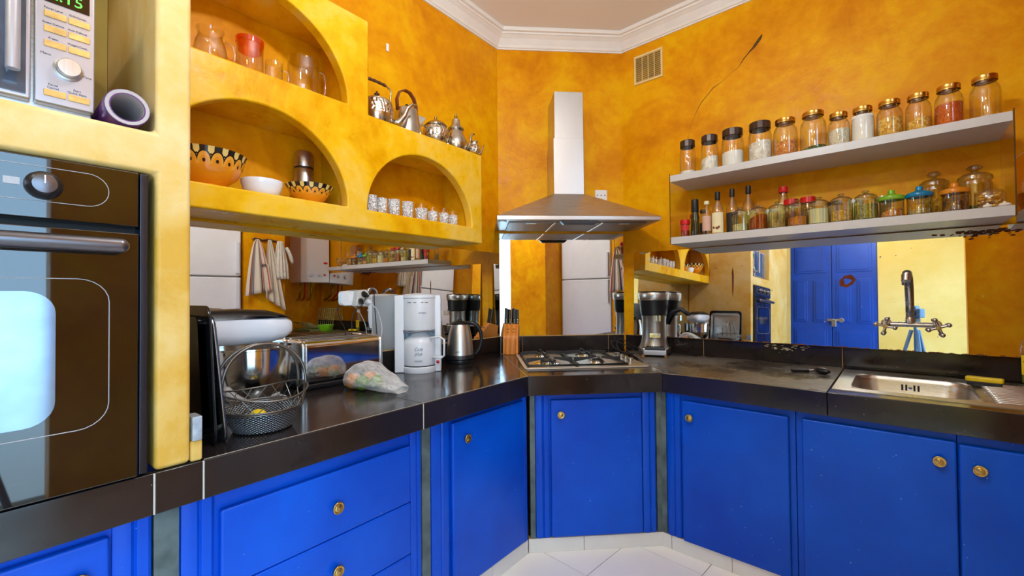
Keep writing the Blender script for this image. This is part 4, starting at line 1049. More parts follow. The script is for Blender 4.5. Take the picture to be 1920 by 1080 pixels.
# local: -Y front
MB().lathe([(0.0005, 0), (0.090, 0), (0.092, 0.004), (0.092, 0.030), (0.088, 0.034), (0.0005, 0.034)], 36, cap=False).build('base', M['white'], t, smooth='auto')
MB().lathe([(0.089, 0.034), (0.089, 0.0375)], 36, cap=False).build('shadow_gap', M['black'], t)
MB().lathe([(0.0005, 0.226), (0.088, 0.226), (0.090, 0.232), (0.090, 0.395), (0.0005, 0.3951)], 36, cap=False).build('filter_housing', M['white'], t, smooth='auto')
MB().lathe([(0.090, 0.396), (0.093, 0.398), (0.092, 0.412), (0.07, 0.420), (0.0005, 0.423)], 36, cap=False).build('lid', M['white'], t, smooth='auto')
for sx in (-1, 1):
    x0_, x1_ = (-0.128, -0.078) if sx < 0 else (0.082, 0.116)
    MB().box(x0_, x1_, -0.03 if sx > 0 else -0.045, 0.085, 0.0, 0.412).build('side_column', M['white'], t, bevel=0.006)
MB().box(-0.12, 0.11, 0.04, 0.115, 0.0, 0.415).build('water_tank', flat('pale_blue_tank', srgb(196, 214, 226), 0.3), t, bevel=0.012)
MB().tube([(-0.078, -0.05, 0.224), (-0.05, -0.078, 0.214), (0.0, -0.092, 0.222), (0.05, -0.078, 0.224), (0.078, -0.05, 0.214)], 0.005, 8).build('drip_lip', flat('grey_plastic', srgb(120, 122, 128), 0.4), t, smooth=True)
for dx in (-0.045, -0.015, 0.018, 0.042):
    MB().box(dx - 0.010, dx + 0.010, -0.0925 + abs(dx) * 0.22, -0.080, 0.372, 0.375).build('vent_slot', M['black'], t)
text_mesh('SEVERIN', 0.011, M['ink'], t, 'lettering', (0.022, -0.0906, 0.318))
jg = MB().lathe([(0.0005, 0.0385), (0.084, 0.0385), (0.086, 0.044), (0.087, 0.150), (0.082, 0.172), (0.060, 0.192), (0.046, 0.204), (0.042, 0.222), (0.0005, 0.224)], 36, cap=False).build('thermos_jug', M['white'], t, smooth='auto')
MB().tube([(0.060, -0.062, 0.185), (0.110, -0.074, 0.190), (0.134, -0.078, 0.176), (0.134, -0.078, 0.090), (0.122, -0.075, 0.082), (0.074, -0.056, 0.084)], 0.0075, 8, flat=(1.4, 0.8)).build('jug_handle', M['white'], jg, smooth=True)
text_mesh('Café\nplus', 0.024, flat('grey_script', srgb(120, 120, 128), 0.5), jg, 'lettering', (0.0, -0.0880, 0.115), shear=0.3)
MB().box(-0.020, 0.020, -0.0882, -0.084, 0.062, 0.070).build('printed_bar', M['lineink'], jg)
MB().lathe_axis([(0.0095, 0), (0.0095, 0.003), (0.0005, 0.004)], (0.099, -0.030, 0.052), (0, -1, 0), 16).build('red_switch', M['redlid'], t)

# ---- steel kettle
t = thing('electric_kettle', 'brushed steel electric kettle with black handle beside the coffee maker', 'kettle', 'W', (-1.912, 1.880, Z9), math.radians(46))
MB().lathe([(0.0005, 0), (0.078, 0), (0.080, 0.004), (0.078, 0.020), (0.0005, 0.021)], 32, cap=False).build('power_base', M['black'], t, smooth='auto')
MB().lathe([(0.080, 0.022), (0.086, 0.026), (0.086, 0.046), (0.083, 0.050)], 32).build('lower_collar', M['black'], t, smooth='auto')
MB().lathe([(0.083, 0.050), (0.082, 0.060), (0.074, 0.150), (0.060, 0.215), (0.054, 0.232)], 32).build('body', M['steel'], t, smooth='auto')
MB().lathe([(0.055, 0.232), (0.056, 0.240), (0.040, 0.250), (0.014, 0.254), (0.014, 0.262), (0.0005, 0.264)], 32).build('lid', M['black'], t, smooth='auto')
MB().prism([(-0.052, -0.018), (-0.052, 0.018), (-0.078, 0.004), (-0.078, -0.004)], 0.190, 0.228).build('spout', M['steel'], t, bevel=0.004)
MB().tube([(0.045, 0, 0.238), (0.078, 0, 0.240), (0.108, 0, 0.222), (0.128, 0, 0.180), (0.132, 0, 0.130), (0.120, 0, 0.082), (0.098, 0, 0.052), (0.080, 0, 0.042)], [0.012, 0.012, 0.012, 0.012, 0.011, 0.010, 0.009, 0.008], 10).build('handle', M['black'], t, smooth=True)
text_mesh('GEEPAS', 0.010, M['ink'], t, 'lettering', (-0.015, -0.0808, 0.072))

# ---- plug adaptor on the wall with plugs and cables
t = on_l('plug_adaptor', 'triple white socket adaptor with plugs on the left wall', 'adaptor', 1.235, -2.034, 1.30); t.scale = (0.74, 0.74, 0.80)
MB().prism_y(rrect(-0.095, 0.02, -0.045, 0.045, 0.02, 4), -0.028, 0.0).build('switch_plate', M['enamel'], t, bevel=0.004)
MB().box(-0.050, -0.010, -0.032, -0.027, -0.022, 0.022).build('rocker', M['enamel'], t, bevel=0.002)
MB().prism_y([(-0.03, -0.05), (0.075, -0.055), (0.095, 0.0), (0.060, 0.055), (-0.01, 0.05)], -0.085, -0.028).build('adaptor_block', flat('aged_white_plastic', srgb(206, 204, 200), 0.35), t, bevel=0.008)
for x_, z_ in ((0.006, -0.018), (0.052, -0.018), (0.030, 0.026)):
    MB().lathe_axis([(0.021, 0), (0.021, 0.004), (0.018, 0.004), (0.018, 0.001), (0.0005, 0.001)], (x_, -0.084, z_), (0, -1, 0), 18).build('socket', flat('grey_socket', srgb(170, 160, 140), 0.4), t, smooth='auto')
for i, (x_, z_, dx, mt) in enumerate(((0.030, 0.026, 0.01, 'black'), (0.006, -0.018, -0.03, 'black'), (0.052, -0.018, 0.03, 'white'))):
    pl = MB().lathe_axis([(0.017, 0.002), (0.017, 0.024), (0.010, 0.034), (0.006, 0.050)], (x_, -0.086, z_), (dx * 8, -1, -0.35), 16).build('plug', M[mt], t, smooth='auto')
    path = [[(0.035, -0.128, 0.008), (0.09, -0.11, 0.05), (0.125, -0.07, -0.04), (0.15, -0.05, -0.16), (0.17, -0.045, -0.32), (0.19, -0.04, -0.392)],
            [(-0.008, -0.13, -0.045), (-0.05, -0.12, -0.07), (-0.055, -0.08, -0.13), (-0.035, -0.045, -0.20), (-0.03, -0.036, -0.30)],
            [(0.068, -0.13, -0.042), (0.12, -0.12, -0.09), (0.165, -0.10, -0.2), (0.150, -0.09, -0.30), (0.118, -0.085, -0.36), (0.112, -0.09, -0.392)]][i]
    sm = []
    for k in range(len(path) - 1):
        p0 = Vector(path[max(k - 1, 0)]); p1 = Vector(path[k]); p2 = Vector(path[k + 1]); p3 = Vector(path[min(k + 2, len(path) - 1)])
        for j in range(6):
            q = j / 6.0
            sm.append(0.5 * ((2 * p1) + (p2 - p0) * q + (2 * p0 - 5 * p1 + 4 * p2 - p3) * q * q + (3 * p1 - p0 - 3 * p2 + p3) * q ** 3))
    sm.append(Vector(path[-1]))
    MB().tube(sm, 0.0032, 6).build('cable', M[mt], t, smooth=True)

# ================================================================== CORNER: HOOD, HOB, KNIVES, JUICER
t = thing('cooker_hood', 'stainless steel chimney cooker hood on the angled wall', 'cooker hood', 'C', (0, 0, 0))
HP = [(0.004, -0.006), (-0.030, -0.040), (-0.033, -0.50), (1.005, -0.50), (1.005, -0.085), (0.926, -0.006)]
HP = [(0.926, -0.006), (0.004, -0.006), (-0.030, -0.040), (-0.033, -0.50), (1.005, -0.50), (1.005, -0.085)]
MB().prism(HP, 1.772, 1.797).build('rim', M['steel'], t, bevel=0.002)
c0, c1, cy0, cy1, ctz = 0.360, 0.572, -0.275, -0.006, 1.985
vs = [(x, y, 1.797) for x, y in HP] + [(c1, cy1, ctz), (c0, cy1, ctz), (c0, cy0, ctz), (c1, cy0, ctz)]
MB().add(vs, [(0, 1, 7, 6), (1, 2, 7), (2, 3, 8, 7), (3, 4, 9, 8), (4, 5, 6, 9), (5, 0, 6), (6, 7, 8, 9), (5, 4, 3, 2, 1, 0)]).build('canopy', M['steel_v'], t)
MB().box(c0 + 0.003, c1 - 0.003, cy0 + 0.003, cy1, ctz, 2.365).build('chimney_lower', M['steel'], t, bevel=0.002)
MB().box(c0 + 0.012, c1 - 0.002, cy0 + 0.012, cy1, 2.365, 2.685).build('chimney_upper', M['steel'], t, bevel=0.002)
fm = steel('grease_filter_mesh', srgb(150, 146, 140), 0.42, 60, 1, 1, 0.3)
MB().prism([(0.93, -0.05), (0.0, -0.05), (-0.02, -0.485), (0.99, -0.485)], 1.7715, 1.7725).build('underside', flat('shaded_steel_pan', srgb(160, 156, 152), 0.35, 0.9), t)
for k in range(3):
    x0_ = 0.045 + k * 0.305
    f_ = MB().box(x0_, x0_ + 0.285, -0.42, -0.06, 1.765, 1.772).build('grease_filter', fm, t, bevel=0.002)
    MB().box(x0_ + 0.11, x0_ + 0.175, -0.41, -0.395, 1.760, 1.7655).build('filter_catch', M['steel'], f_, bevel=0.001)
    if k: MB().box(x0_ - 0.017, x0_ - 0.003, -0.43, -0.05, 1.761, 1.772).build('divider_rail', M['chrome'], t, bevel=0.002)
MB().prism_y([(0.385, 1.744), (0.575, 1.744), (0.600, 1.766), (0.360, 1.766)], -0.498, -0.455).build('control_box', M['black'], t, bevel=0.003)
MB().lathe([(0.0005, 0), (0.024, 0), (0.026, 0.006)], 18, c=(0.005, -0.44, 1.7655)).build('lamp_lens', flat('frosted_lens', srgb(230, 230, 235), 0.3), t, smooth='auto')

t = thing('double_socket', 'white socket plate on the angled wall beside the hood', 'socket', 'C', (0.762, 0, 2.04))
MB().box(-0.045, 0.045, -0.010, 0, -0.040, 0.040).build('plate', M['enamel'], t, bevel=0.004)
for x_ in (-0.028, 0.0, 0.028): MB().lathe_axis([(0.0045, 0), (0.0045, 0.001), (0.0005, 0.0012)], (x_, -0.010, 0.0), (0, -1, 0), 10).build('hole', M['black'], t)

# ---- gas hob
t = thing('gas_hob', 'four-burner steel gas hob with black pan supports in the corner worktop', 'hob', 'C', (0, 0, 0.9003))
MB().prism(rrect(0.098, 0.802, -0.790, -0.215, 0.02, 4), 0.0, 0.006).build('rim_plate', M['hobrim'], t, bevel=0.002)
MB().prism(rrect(0.118, 0.790, -0.775, -0.232, 0.015, 4), 0.005, 0.0075).build('drip_tray', flat('stained_hob_steel', srgb(196, 184, 160), 0.30, 0.8, 0.2, 12), t, bevel=0.001)
for bx, by, br in ((0.262, -0.34, 0.034), (0.252, -0.635, 0.048), (0.545, -0.345, 0.045), (0.545, -0.630, 0.034)):
    b_ = MB().lathe([(br * 1.5, 0.0075), (br * 1.45, 0.011), (br, 0.014), (br, 0.022), (0.0005, 0.0221)], 24, c=(bx, by, 0), cap=False).build('burner_ring', M['chrome'], t, smooth='auto')
    MB().lathe([(br * 0.92, 0.022), (br * 0.95, 0.027), (br * 0.8, 0.030), (0.0005, 0.031)], 24, c=(bx, by, 0)).build('burner_cap', M['matblack'], b_, smooth='auto')
for gx0, gx1 in ((0.125, 0.395), (0.405, 0.680)):
    g_ = MB(); zz_ = 0.044
    for a_, b_ in (((gx0, -0.765), (gx1, -0.765)), ((gx0, -0.245), (gx1, -0.245)), ((gx0, -0.765), (gx0, -0.245)), ((gx1, -0.765), (gx1, -0.245))):
        g_.box(min(a_[0], b_[0]) - 0.005, max(a_[0], b_[0]) + 0.005, min(a_[1], b_[1]) - 0.005, max(a_[1], b_[1]) + 0.005, 0.012, 0.022)
    g_.build('support_frame', M['matblack'], t, bevel=0.002)
    cx = (gx0 + gx1) / 2
    for by in (-0.635, -0.345):
        for dx, dy in ((1, 0), (-1, 0), (0, 1), (0, -1)):
            ex, ey = cx + dx * (gx1 - gx0) / 2, by + dy * 0.13
            ix, iy = cx + dx * 0.028, by + dy * 0.028
            px_, py_ = (-dy * 0.004, dx * 0.004)
            MB().hexa([(ix - px_, iy - py_, 0.034), (ex - px_, ey - py_, 0.014), (ex + px_, ey + py_, 0.014), (ix + px_, iy + py_, 0.034)],
                      [(ix - px_, iy - py_, zz_), (ex - px_, ey - py_, 0.040), (ex + px_, ey + py_, 0.040), (ix + px_, iy + py_, zz_)]).build('finger', M['matblack'], t)
for ky in (-0.40, -0.475, -0.555, -0.640):
    MB().lathe([(0.019, 0.0075), (0.019, 0.012), (0.0165, 0.014), (0.0155, 0.030), (0.013, 0.032), (0.0005, 0.032)], 20, c=(0.742, ky, 0)).build('knob', M['steel_v'], t, smooth='auto')

# ---- knife block with knives
kb = thing('knife_block', 'honey coloured wooden knife block in the corner left of the hob', 'knife block', 'C', (0.078, -0.105, 0.9003), math.radians(-6))
kb.rotation_euler = (0, 0, FR['C'][2] - math.radians(10))
MB().prism_x([(-0.068, 0.0), (0.060, 0.0), (0.085, 0.185), (0.020, 0.205), (-0.045, 0.135), (-0.062, 0.112)], -0.052, 0.052).build('block', M['wood'], kb, bevel=0.004)
MB().box(-0.036, 0.036, -0.078, -0.060, 0.0, 0.105).build('front_piece', M['wood'], kb, bevel=0.003)
for x_, y_ in ((-0.02, -0.012), (0.02, -0.012), (-0.02, -0.030), (0.02, -0.030)):
    MB().box(x_ - 0.006, x_ + 0.006, y_ - 0.004, y_ + 0.004, 0.168 + (y_ + 0.012) * 1.1, 0.172 + (y_ + 0.012) * 1.1).build('slot', M['matblack'], kb)
for i, (x_, y_, L_) in enumerate(((-0.036, 0.024, 0.118), (-0.010, 0.012, 0.110), (0.022, 0.012, 0.115), (0.042, 0.028, 0.108))):
    k_ = thing('kitchen_knife', ['leftmost black handled knife in the knife block', 'second black handled knife from the left in the block', 'third black handled knife from the left in the block', 'rightmost black handled knife in the knife block'][i], 'knife', 'W', (0, 0, 0), 0, 'knives in the knife block')
    k_.location = kb.location; k_.rotation_euler = kb.rotation_euler
    d_ = Vector((0, 0.13, 0.99)); b0 = Vector((x_, y_ + 0.012, 0.196))
    old = MB(); old.M = Matrix.Translation(b0) @ Matrix.Rotation(math.radians(-8), 4, 'X')
    old.prism_y(rrect(-0.009, 0.009, 0.004, L_, 0.006, 3), -0.006, 0.006)
    hn = old.build('handle', M['black'], k_, bevel=0.002)
    rv = MB(); rv.M = old.M
    for z_ in (0.02, 0.035): rv.lathe_axis([(0.003, 0), (0.003, 0.0006), (0.0005, 0.0008)], (0, -0.0062, z_), (0, -1, 0), 8)
    rv.build('rivets', M['chrome'], hn)
    bl = MB(); bl.M = old.M; bl.box(-0.007, 0.007, -0.001, 0.001, -0.03, 0.006); bl.build('blade', M['chrome'], k_)

# ---- juicer
t = thing('citrus_juicer', 'steel and black citrus juicer with a wide bowl right of the hob', 'juicer', 'W', (-1.082, 2.889, 0.9003), math.radians(20))
MB().prism([(-0.080, -0.105), (0.082, -0.105), (0.088, -0.08), (0.105, 0.0), (0.085, 0.085), (0.0, 0.105), (-0.085, 0.085), (-0.105, 0.0), (-0.088, -0.08)], 0.012, 0.055).build('foot_casing', M['darksteel'], t, bevel=0.012, segs=3)
MB().lathe([(0.098, 0.050), (0.088, 0.075), (0.080, 0.11), (0.078, 0.23), (0.082, 0.262), (0.072, 0.268)], 32, sx=1.0, sy=0.95, c=(0, 0.012, 0)).build('motor_body', M['darksteel'], t, smooth='auto')
MB().lathe([(0.086, 0.268), (0.090, 0.29), (0.094, 0.362), (0.096, 0.366)], 32, c=(0, 0.012, 0)).build('black_bowl', M['black'], t, smooth='auto')
MB().lathe([(0.097, 0.364), (0.101, 0.370), (0.103, 0.412), (0.101, 0.416), (0.096, 0.416), (0.094, 0.372)], 36, c=(0, 0.012, 0), cap=False).build('steel_band', M['steel_v'], t, smooth='auto')
MB().lathe([(0.095, 0.416), (0.099, 0.422), (0.097, 0.424), (0.080, 0.395), (0.030, 0.375), (0.0005, 0.372)], 36, c=(0, 0.012, 0), cap=False).build('funnel', M['black'], t, smooth='auto')
MB().lathe([(0.034, 0.372), (0.028, 0.40), (0.012, 0.425), (0.0005, 0.428)], 20, c=(0, 0.012, 0), ribs=1, rib=0.12).build('reamer_cone', M['chrome'], t)
MB().prism([(-0.020, -0.075), (0.044, -0.075), (0.030, -0.115), (0.006, -0.118), (-0.010, -0.112)], 0.225, 0.268).build('spout', M['glass'], t, bevel=0.004)
MB().prism([(-0.052, -0.05), (0.060, -0.05), (0.066, -0.145), (-0.058, -0.145)], 0.040, 0.062).build('drip_deck', M['black'], t, bevel=0.004)
for k in range(7):
    MB().box(-0.044 + k * 0.0145, -0.036 + k * 0.0145, -0.135, -0.065, 0.062, 0.0645).build('grid_bar', M['matblack'], t)
MB().box(-0.066, 0.074, -0.152, -0.140, 0.012, 0.045).build('front_plate', M['mwsilver'], t, bevel=0.004)
MB().prism([(-0.07, -0.142), (0.075, -0.142), (0.085, -0.09), (-0.085, -0.09)], 0.012, 0.040).build('front_foot', M['darksteel'], t, bevel=0.003)
MB().box(-0.030, 0.040, -0.088, -0.074, 0.118, 0.148).build('badge', M['chrome'], t, bevel=0.003)
text_mesh('magimix', 0.015, M['ink'], t, 'lettering', (0.005, -0.0884, 0.132))
for x_, y_ in ((-0.068, -0.135), (0.068, -0.135), (-0.06, 0.06), (0.06, 0.06)):
    MB().lathe([(0.010, 0), (0.011, 0.002), (0.010, 0.014)], 12, c=(x_, y_, 0)).build('rubber_foot', flat('amber_rubber', srgb(170, 110, 40), 0.5), t)
MB().tube([(0.07, 0.055, 0.20), (0.11, 0.045, 0.285), (0.17, 0.03, 0.305), (0.215, 0.01, 0.265)], [0.012, 0.016, 0.014, 0.010], 10).build('lever_arm', M['black'], t, smooth=True)
cb = [(-0.09, 0.05, 0.03), (-0.15, 0.045, 0.05), (-0.21, 0.02, 0.095), (-0.245, 0.02, 0.085), (-0.24, 0.0, 0.03), (-0.19, -0.02, 0.004), (-0.13, -0.03, 0.004), (-0.20, 0.03, 0.004), (-0.27, 0.05, 0.03), (-0.29, 0.06, 0.075), (-0.25, 0.07, 0.07), (-0.17, 0.07, 0.04), (-0.12, 0.075, 0.006)]
sm = []
for k in range(len(cb) - 1):
    p0 = Vector(cb[max(k - 1, 0)]); p1 = Vector(cb[k]); p2 = Vector(cb[k + 1]); p3 = Vector(cb[min(k + 2, len(cb) - 1)])
    for j in range(5):
        q = j / 5.0
        sm.append(0.5 * ((2 * p1) + (p2 - p0) * q + (2 * p0 - 5 * p1 + 4 * p2 - p3) * q * q + (3 * p1 - p0 - 3 * p2 + p3) * q ** 3))
MB().tube([(p.x, p.y, max(0.0035, p.z)) for p in sm], 0.003, 6).build('cable', M['black'], t, smooth=True)

# ---- vent grille and shelf board hung on the right wall
t = thing('vent_grille', 'cream slatted vent grille high on the right wall by the corner', 'vent', 'R', (-1.304, 0, 2.932))
for b_ in ((-0.106, 0.106, -0.012, 0, -0.104, -0.088), (-0.106, 0.106, -0.012, 0, 0.088, 0.104), (-0.106, -0.092, -0.012, 0, -0.088, 0.088), (0.092, 0.106, -0.012, 0, -0.088, 0.088)):
    MB().box(*b_).build('frame_bar', flat('cream_vent_plastic', srgb(236, 206, 140), 0.5), t, bevel=0.002)
MB().box(-0.095, 0.095, -0.003, -0.001, -0.09, 0.09).build('backing', flat('dirty_vent_backing', srgb(150, 116, 40), 0.8, vary=0.4, scale=12), t)
for k in range(13):
    z_ = -0.082 + k * 0.0137
    MB().prism_x([(-0.010, z_ - 0.001), (-0.004, z_ + 0.004), (-0.003, z_ + 0.0055), (-0.010, z_ + 0.0008)], -0.093, 0.093).build('slat', flat('cream_vent_plastic_slat', srgb(236, 206, 140), 0.5) if k == 0 else bpy.data.materials['cream_vent_plastic_slat'], t)
for x_ in (-0.045, 0.0, 0.045): MB().box(x_ - 0.002, x_ + 0.002, -0.0095, -0.003, -0.088, 0.088).build('upright_bar', bpy.data.materials['cream_vent_plastic_slat'], t)
tag(in_frame(MB().prism_y(rrect(-0.01, 0.23, 0, 0.33, 0.05), -0.014, -0.002).build('hanging_board', thin_glass('milky_plastic', (0.92, 0.80, 0.52), 0.5, 0.22), None, bevel=0.004), 'R', 0.412, 0, 1.60), 'milky plastic board hung on the wall right of the shelf', 'board')

# ================================================================== JARS ON THE UPPER SHELF
def fill(t, r_, h0, h1, mat, tilt=0.0, name='contents'):
    """contents with a slightly uneven top"""
    m_ = MB(); seg = 24
    rings = [(r_, h0), (r_, None), (r_ * 0.6, None), (0.0005, None)]
    vs = []
    for i_, (rr, hh) in enumerate(rings):
        for k in range(seg):
            a_ = 2 * PI * k / seg
            z_ = hh if hh is not None else h1 + tilt * rr / r_ * math.cos(a_ + 0.6) + (0.004 * (1 - rr / r_)) 
            vs.append((rr * math.cos(a_), rr * math.sin(a_), z_))
    fs = [tuple(range(seg - 1, -1, -1))]
    for i_ in range(3):
        for k in range(seg): fs.append((i_ * seg + k, i_ * seg + (k + 1) % seg, (i_ + 1) * seg + (k + 1) % seg, (i_ + 1) * seg + k))
    m_.add(vs, fs)
    return m_.build(name, mat, t, smooth='auto')
def preserve_jar(label, s_, N_, r_, h, lid, content, frac, tilt=0.0, straight=False):
    t = thing('preserving_jar', label, 'jar', 'R', (s_, N_ - 2.965, 2.0362), group='preserving jars on the upper shelf')
    hl = 0.034 if not straight else 0.042
    hs = h - hl
    rn = r_ * (0.80 if not straight else 0.86)
    if straight: pr = [(0.0005, 0.003), (r_ * 0.92, 0), (r_ * 0.97, 0.005), (r_ * 0.97, hs * 0.80), (r_ * 0.90, hs * 0.92), (rn * 0.95, hs), (rn * 0.95, h - 0.006)]
    else: pr = [(0.0005, 0.004), (r_ * 0.82, 0), (r_ * 0.95, 0.008), (r_, 0.022), (r_, hs * 0.74), (r_ * 0.95, hs * 0.86), (rn * 0.96, hs * 0.97), (rn * 0.93, hs), (rn * 0.93, h - 0.006)]
    MB().lathe(pr, 28, cap=False).build('glass_body', M['glass'], t, smooth='auto')
    if straight:
        MB().lathe([(rn, hs), (rn * 1.03, hs + 0.002), (rn * 1.03, h - 0.003), (rn * 0.97, h), (0.0005, h)], 28, ribs=1, rib=0.012, cap=False).build('lid', M['bronze'], t)
    else:
        l_ = MB().lathe([(rn, hs + 0.010), (rn * 1.04, hs + 0.011), (rn * 1.04, hs + 0.017), (rn * 1.01, hs + 0.019), (rn * 1.03, hs + 0.022), (rn * 1.03, h - 0.002), (rn * 0.98, h), (0.0005, h)], 28, cap=False).build('lid', M['gold'], t, smooth='auto')
        MB().lathe([(rn * 1.035, hs + 0.0175), (rn * 1.05, hs + 0.0185), (rn * 1.035, hs + 0.0195)], 28, cap=False).build('screw_band', M['gold'], l_, smooth=True)
    if content: fill(t, r_ * 0.93, 0.006, hs * frac, M[content], tilt)
    return t
UJ = [
    ('nearly empty slim jar with brown lid at the left end of the upper shelf', -0.962, 0.049, 0.220, 'sugar', 0.16, 0.0, True),
    ('brown lidded jar with a heap of white lumps, second on the upper shelf', -0.832, 0.051, 0.220, 'cubes', 0.42, 0.016, True),
    ('brown lidded jar half full of fine white sugar', -0.704, 0.061, 0.224, 'sugar', 0.48, 0.004, True),
    ('brown lidded jar of chunky white lumps, fourth on the upper shelf', -0.562, 0.060, 0.226, 'cubes', 0.58, 0.010, True),
    ('gold lidded jar holding apricot coloured flakes', -0.440, 0.057, 0.212, 'apricot', 0.45, 0.006, False),
    ('tall gold lidded jar with a little green herb at the bottom', -0.315, 0.058, 0.214, 'herbs', 0.12, 0.010, False),
    ('small gold lidded jar of pale grain beside the white powder jar', -0.208, 0.046, 0.178, 'rice', 0.62, 0.004, False),
    ('gold lidded jar filled with white powder', -0.113, 0.0465, 0.180, 'sugar', 0.94, 0.0, False),
    ('gold lidded jar of short yellow pasta, third from the right above', -0.013, 0.049, 0.182, 'pasta', 0.62, 0.004, False),
    ('gold lidded jar with a low layer of yellow pulses', 0.087, 0.046, 0.182, 'pasta', 0.38, 0.012, False),
    ('gold lidded jar two thirds full of red lentils', 0.187, 0.048, 0.190, 'lentil', 0.66, 0.003, False),
    ('gold lidded jar of pale golden grain at the right end of the upper shelf', 0.297, 0.0485, 0.194, 'rice', 0.10, 0.0, False),
]
for lab, s_, r_, h, ct, fr_, tl, stt in UJ:
    preserve_jar(lab, s_, 2.745, r_, h, None, ct, fr_, tl, stt)

# ================================================================== JARS AND BOTTLES ON THE LOWER SHELF
ZL = 1.6542
def on_r(name, label, cat, s_, N_, z_=ZL, group=None, rz=0.0): return thing(name, label, cat, 'R', (s_, N_ - 2.965, z_), rz, group)
def ribbed_jar(label, s_, N_, r_, h, content, frac, tilt=0.0, glass='greenglass'):
    t = on_r('spice_jar', label, 'jar', s_, N_, group='ribbed spice jars on the lower shelf')
    hb = h * 0.70
    MB().lathe([(0.0005, 0.003), (r_ * 0.93, 0), (r_, 0.006), (r_, hb * 0.92)], 40, cap=False, ribs=1, rib=0.032).build('ribbed_body', M[glass], t)
    MB().lathe([(r_, hb * 0.92), (r_ * 0.90, hb), (r_ * 0.88, hb + 0.004)], 32, cap=False).build('neck', M[glass], t, smooth=True)
    l_ = MB().lathe([(r_ * 0.96, hb + 0.004), (r_, hb + 0.008), (r_ * 0.97, hb + 0.014), (r_ * 0.70, hb + 0.024), (r_ * 0.24, hb + 0.029), (r_ * 0.18, hb + 0.032)], 32, cap=False).build('lid', M[glass], t, smooth='auto')
    MB().lathe([(r_ * 0.18, hb + 0.032), (r_ * 0.34, hb + 0.036), (r_ * 0.36, h - 0.004), (r_ * 0.26, h), (0.0005, h)], 20, cap=False).build('knob', M[glass], l_, smooth='auto')
    if content: fill(t, r_ * 0.94, 0.005, hb * frac, M[content], tilt)
    return t
RJ = [
    ('ribbed glass jar with cream powder, leftmost of the lidded spice jars', -0.660, 2.70, 0.041, 0.140, 'rice', 0.42, 0.002),
    ('ribbed glass jar with brick red spice heaped to one side', -0.569, 2.70, 0.0445, 0.142, 'chilli', 0.70, 0.016),
    ('ribbed glass jar of tan seeds beside the red spice', -0.477, 2.70, 0.0415, 0.145, 'cumin', 0.44, 0.002),
    ('ribbed glass jar with bright orange spice', -0.386, 2.70, 0.0435, 0.142, 'turmeric', 0.46, 0.004),
    ('ribbed glass jar filled with white salt', -0.294, 2.70, 0.044, 0.140, 'sugar', 0.80, 0.0),
    ('ribbed glass jar of yellow grain right of the white salt', -0.201, 2.70, 0.0445, 0.142, 'pasta', 0.55, 0.002),
    ('ribbed glass jar of dull green seeds beside the lime lidded jar', -0.106, 2.70, 0.044, 0.142, 'greenseed', 0.75, 0.0),
]
for a_ in RJ: ribbed_jar(*a_)
def drum_jar(label, s_, N_, r_, h, lidmat, content, frac, tilt=0.0):
    t = on_r('drum_jar', label, 'jar', s_, N_, group='plastic lidded drum jars on the lower shelf')
    hb = h * 0.63
    MB().lathe([(0.0005, 0.003), (r_ * 0.95, 0), (r_, 0.004), (r_, 0.012), (r_ * 0.97, 0.016), (r_ * 0.97, hb - 0.010), (r_, hb - 0.006), (r_, hb)], 30, cap=False).build('glass_body', M['greenglass'], t, smooth='auto')
    MB().lathe([(r_ * 1.02, hb), (r_ * 1.05, hb + 0.003), (r_ * 1.05, hb + 0.014), (r_ * 0.98, hb + 0.019), (r_ * 0.55, hb + 0.026), (r_ * 0.30, hb + 0.031), (r_ * 0.28, h - 0.003), (r_ * 0.24, h), (0.0005, h)], 30, cap=False).build('lid', M[lidmat], t, smooth='auto')
    fill(t, r_ * 0.92, 0.005, hb * frac, M[content], tilt)
drum_jar('glass drum jar with lime green lid', -0.013, 2.715, 0.0465, 0.132, 'greenlid', 'apricot', 0.35, 0.012)
drum_jar('glass drum jar with turquoise blue lid', 0.083, 2.715, 0.0455, 0.133, 'bluelid', 'cumin', 0.30, 0.004)
drum_jar('glass drum jar with amber lid holding brown bark', 0.196, 2.715, 0.0455, 0.128, 'orange_plastic', 'brownspice', 0.72, 0.008)
def big_jar(label, s_, N_, r_, h, content, frac):
    t = on_r('storage_jar', label, 'jar', s_, N_)
    hb = h * 0.66
    MB().lathe([(0.0005, 0.003), (r_ * 0.93, 0), (r_, 0.008), (r_, hb * 0.9), (r_ * 0.94, hb)], 44, cap=False, ribs=1, rib=0.012).build('ribbed_body', M['greenglass'], t)
    l_ = MB().lathe([(r_ * 0.95, hb), (r_ * 1.06, hb + 0.004), (r_ * 1.08, hb + 0.012), (r_ * 1.04, hb + 0.016), (r_ * 1.04, hb + 0.022), (r_ * 0.8, hb + 0.034), (r_ * 0.25, hb + 0.042), (r_ * 0.16, hb + 0.047)], 32, cap=False).build('lid', M['greenglass'], t, smooth='auto')
    MB().lathe([(r_ * 0.16, hb + 0.047), (r_ * 0.46, hb + 0.054), (r_ * 0.52, hb + 0.064), (r_ * 0.36, h - 0.001), (0.0005, h)], 24, cap=False).build('knob', M['greenglass'], l_, smooth='auto')
    if content: fill(t, r_ * 0.93, 0.006, hb * frac, M[content])
big_jar('big glass jar with a large glass knob behind the turquoise lidded jar', 0.140, 2.885, 0.051, 0.224, 'pasta', 0.6)
big_jar('big ribbed glass jar with glass knob behind the amber lidded jar', 0.268, 2.83, 0.054, 0.216, 'herbs', 0.22)
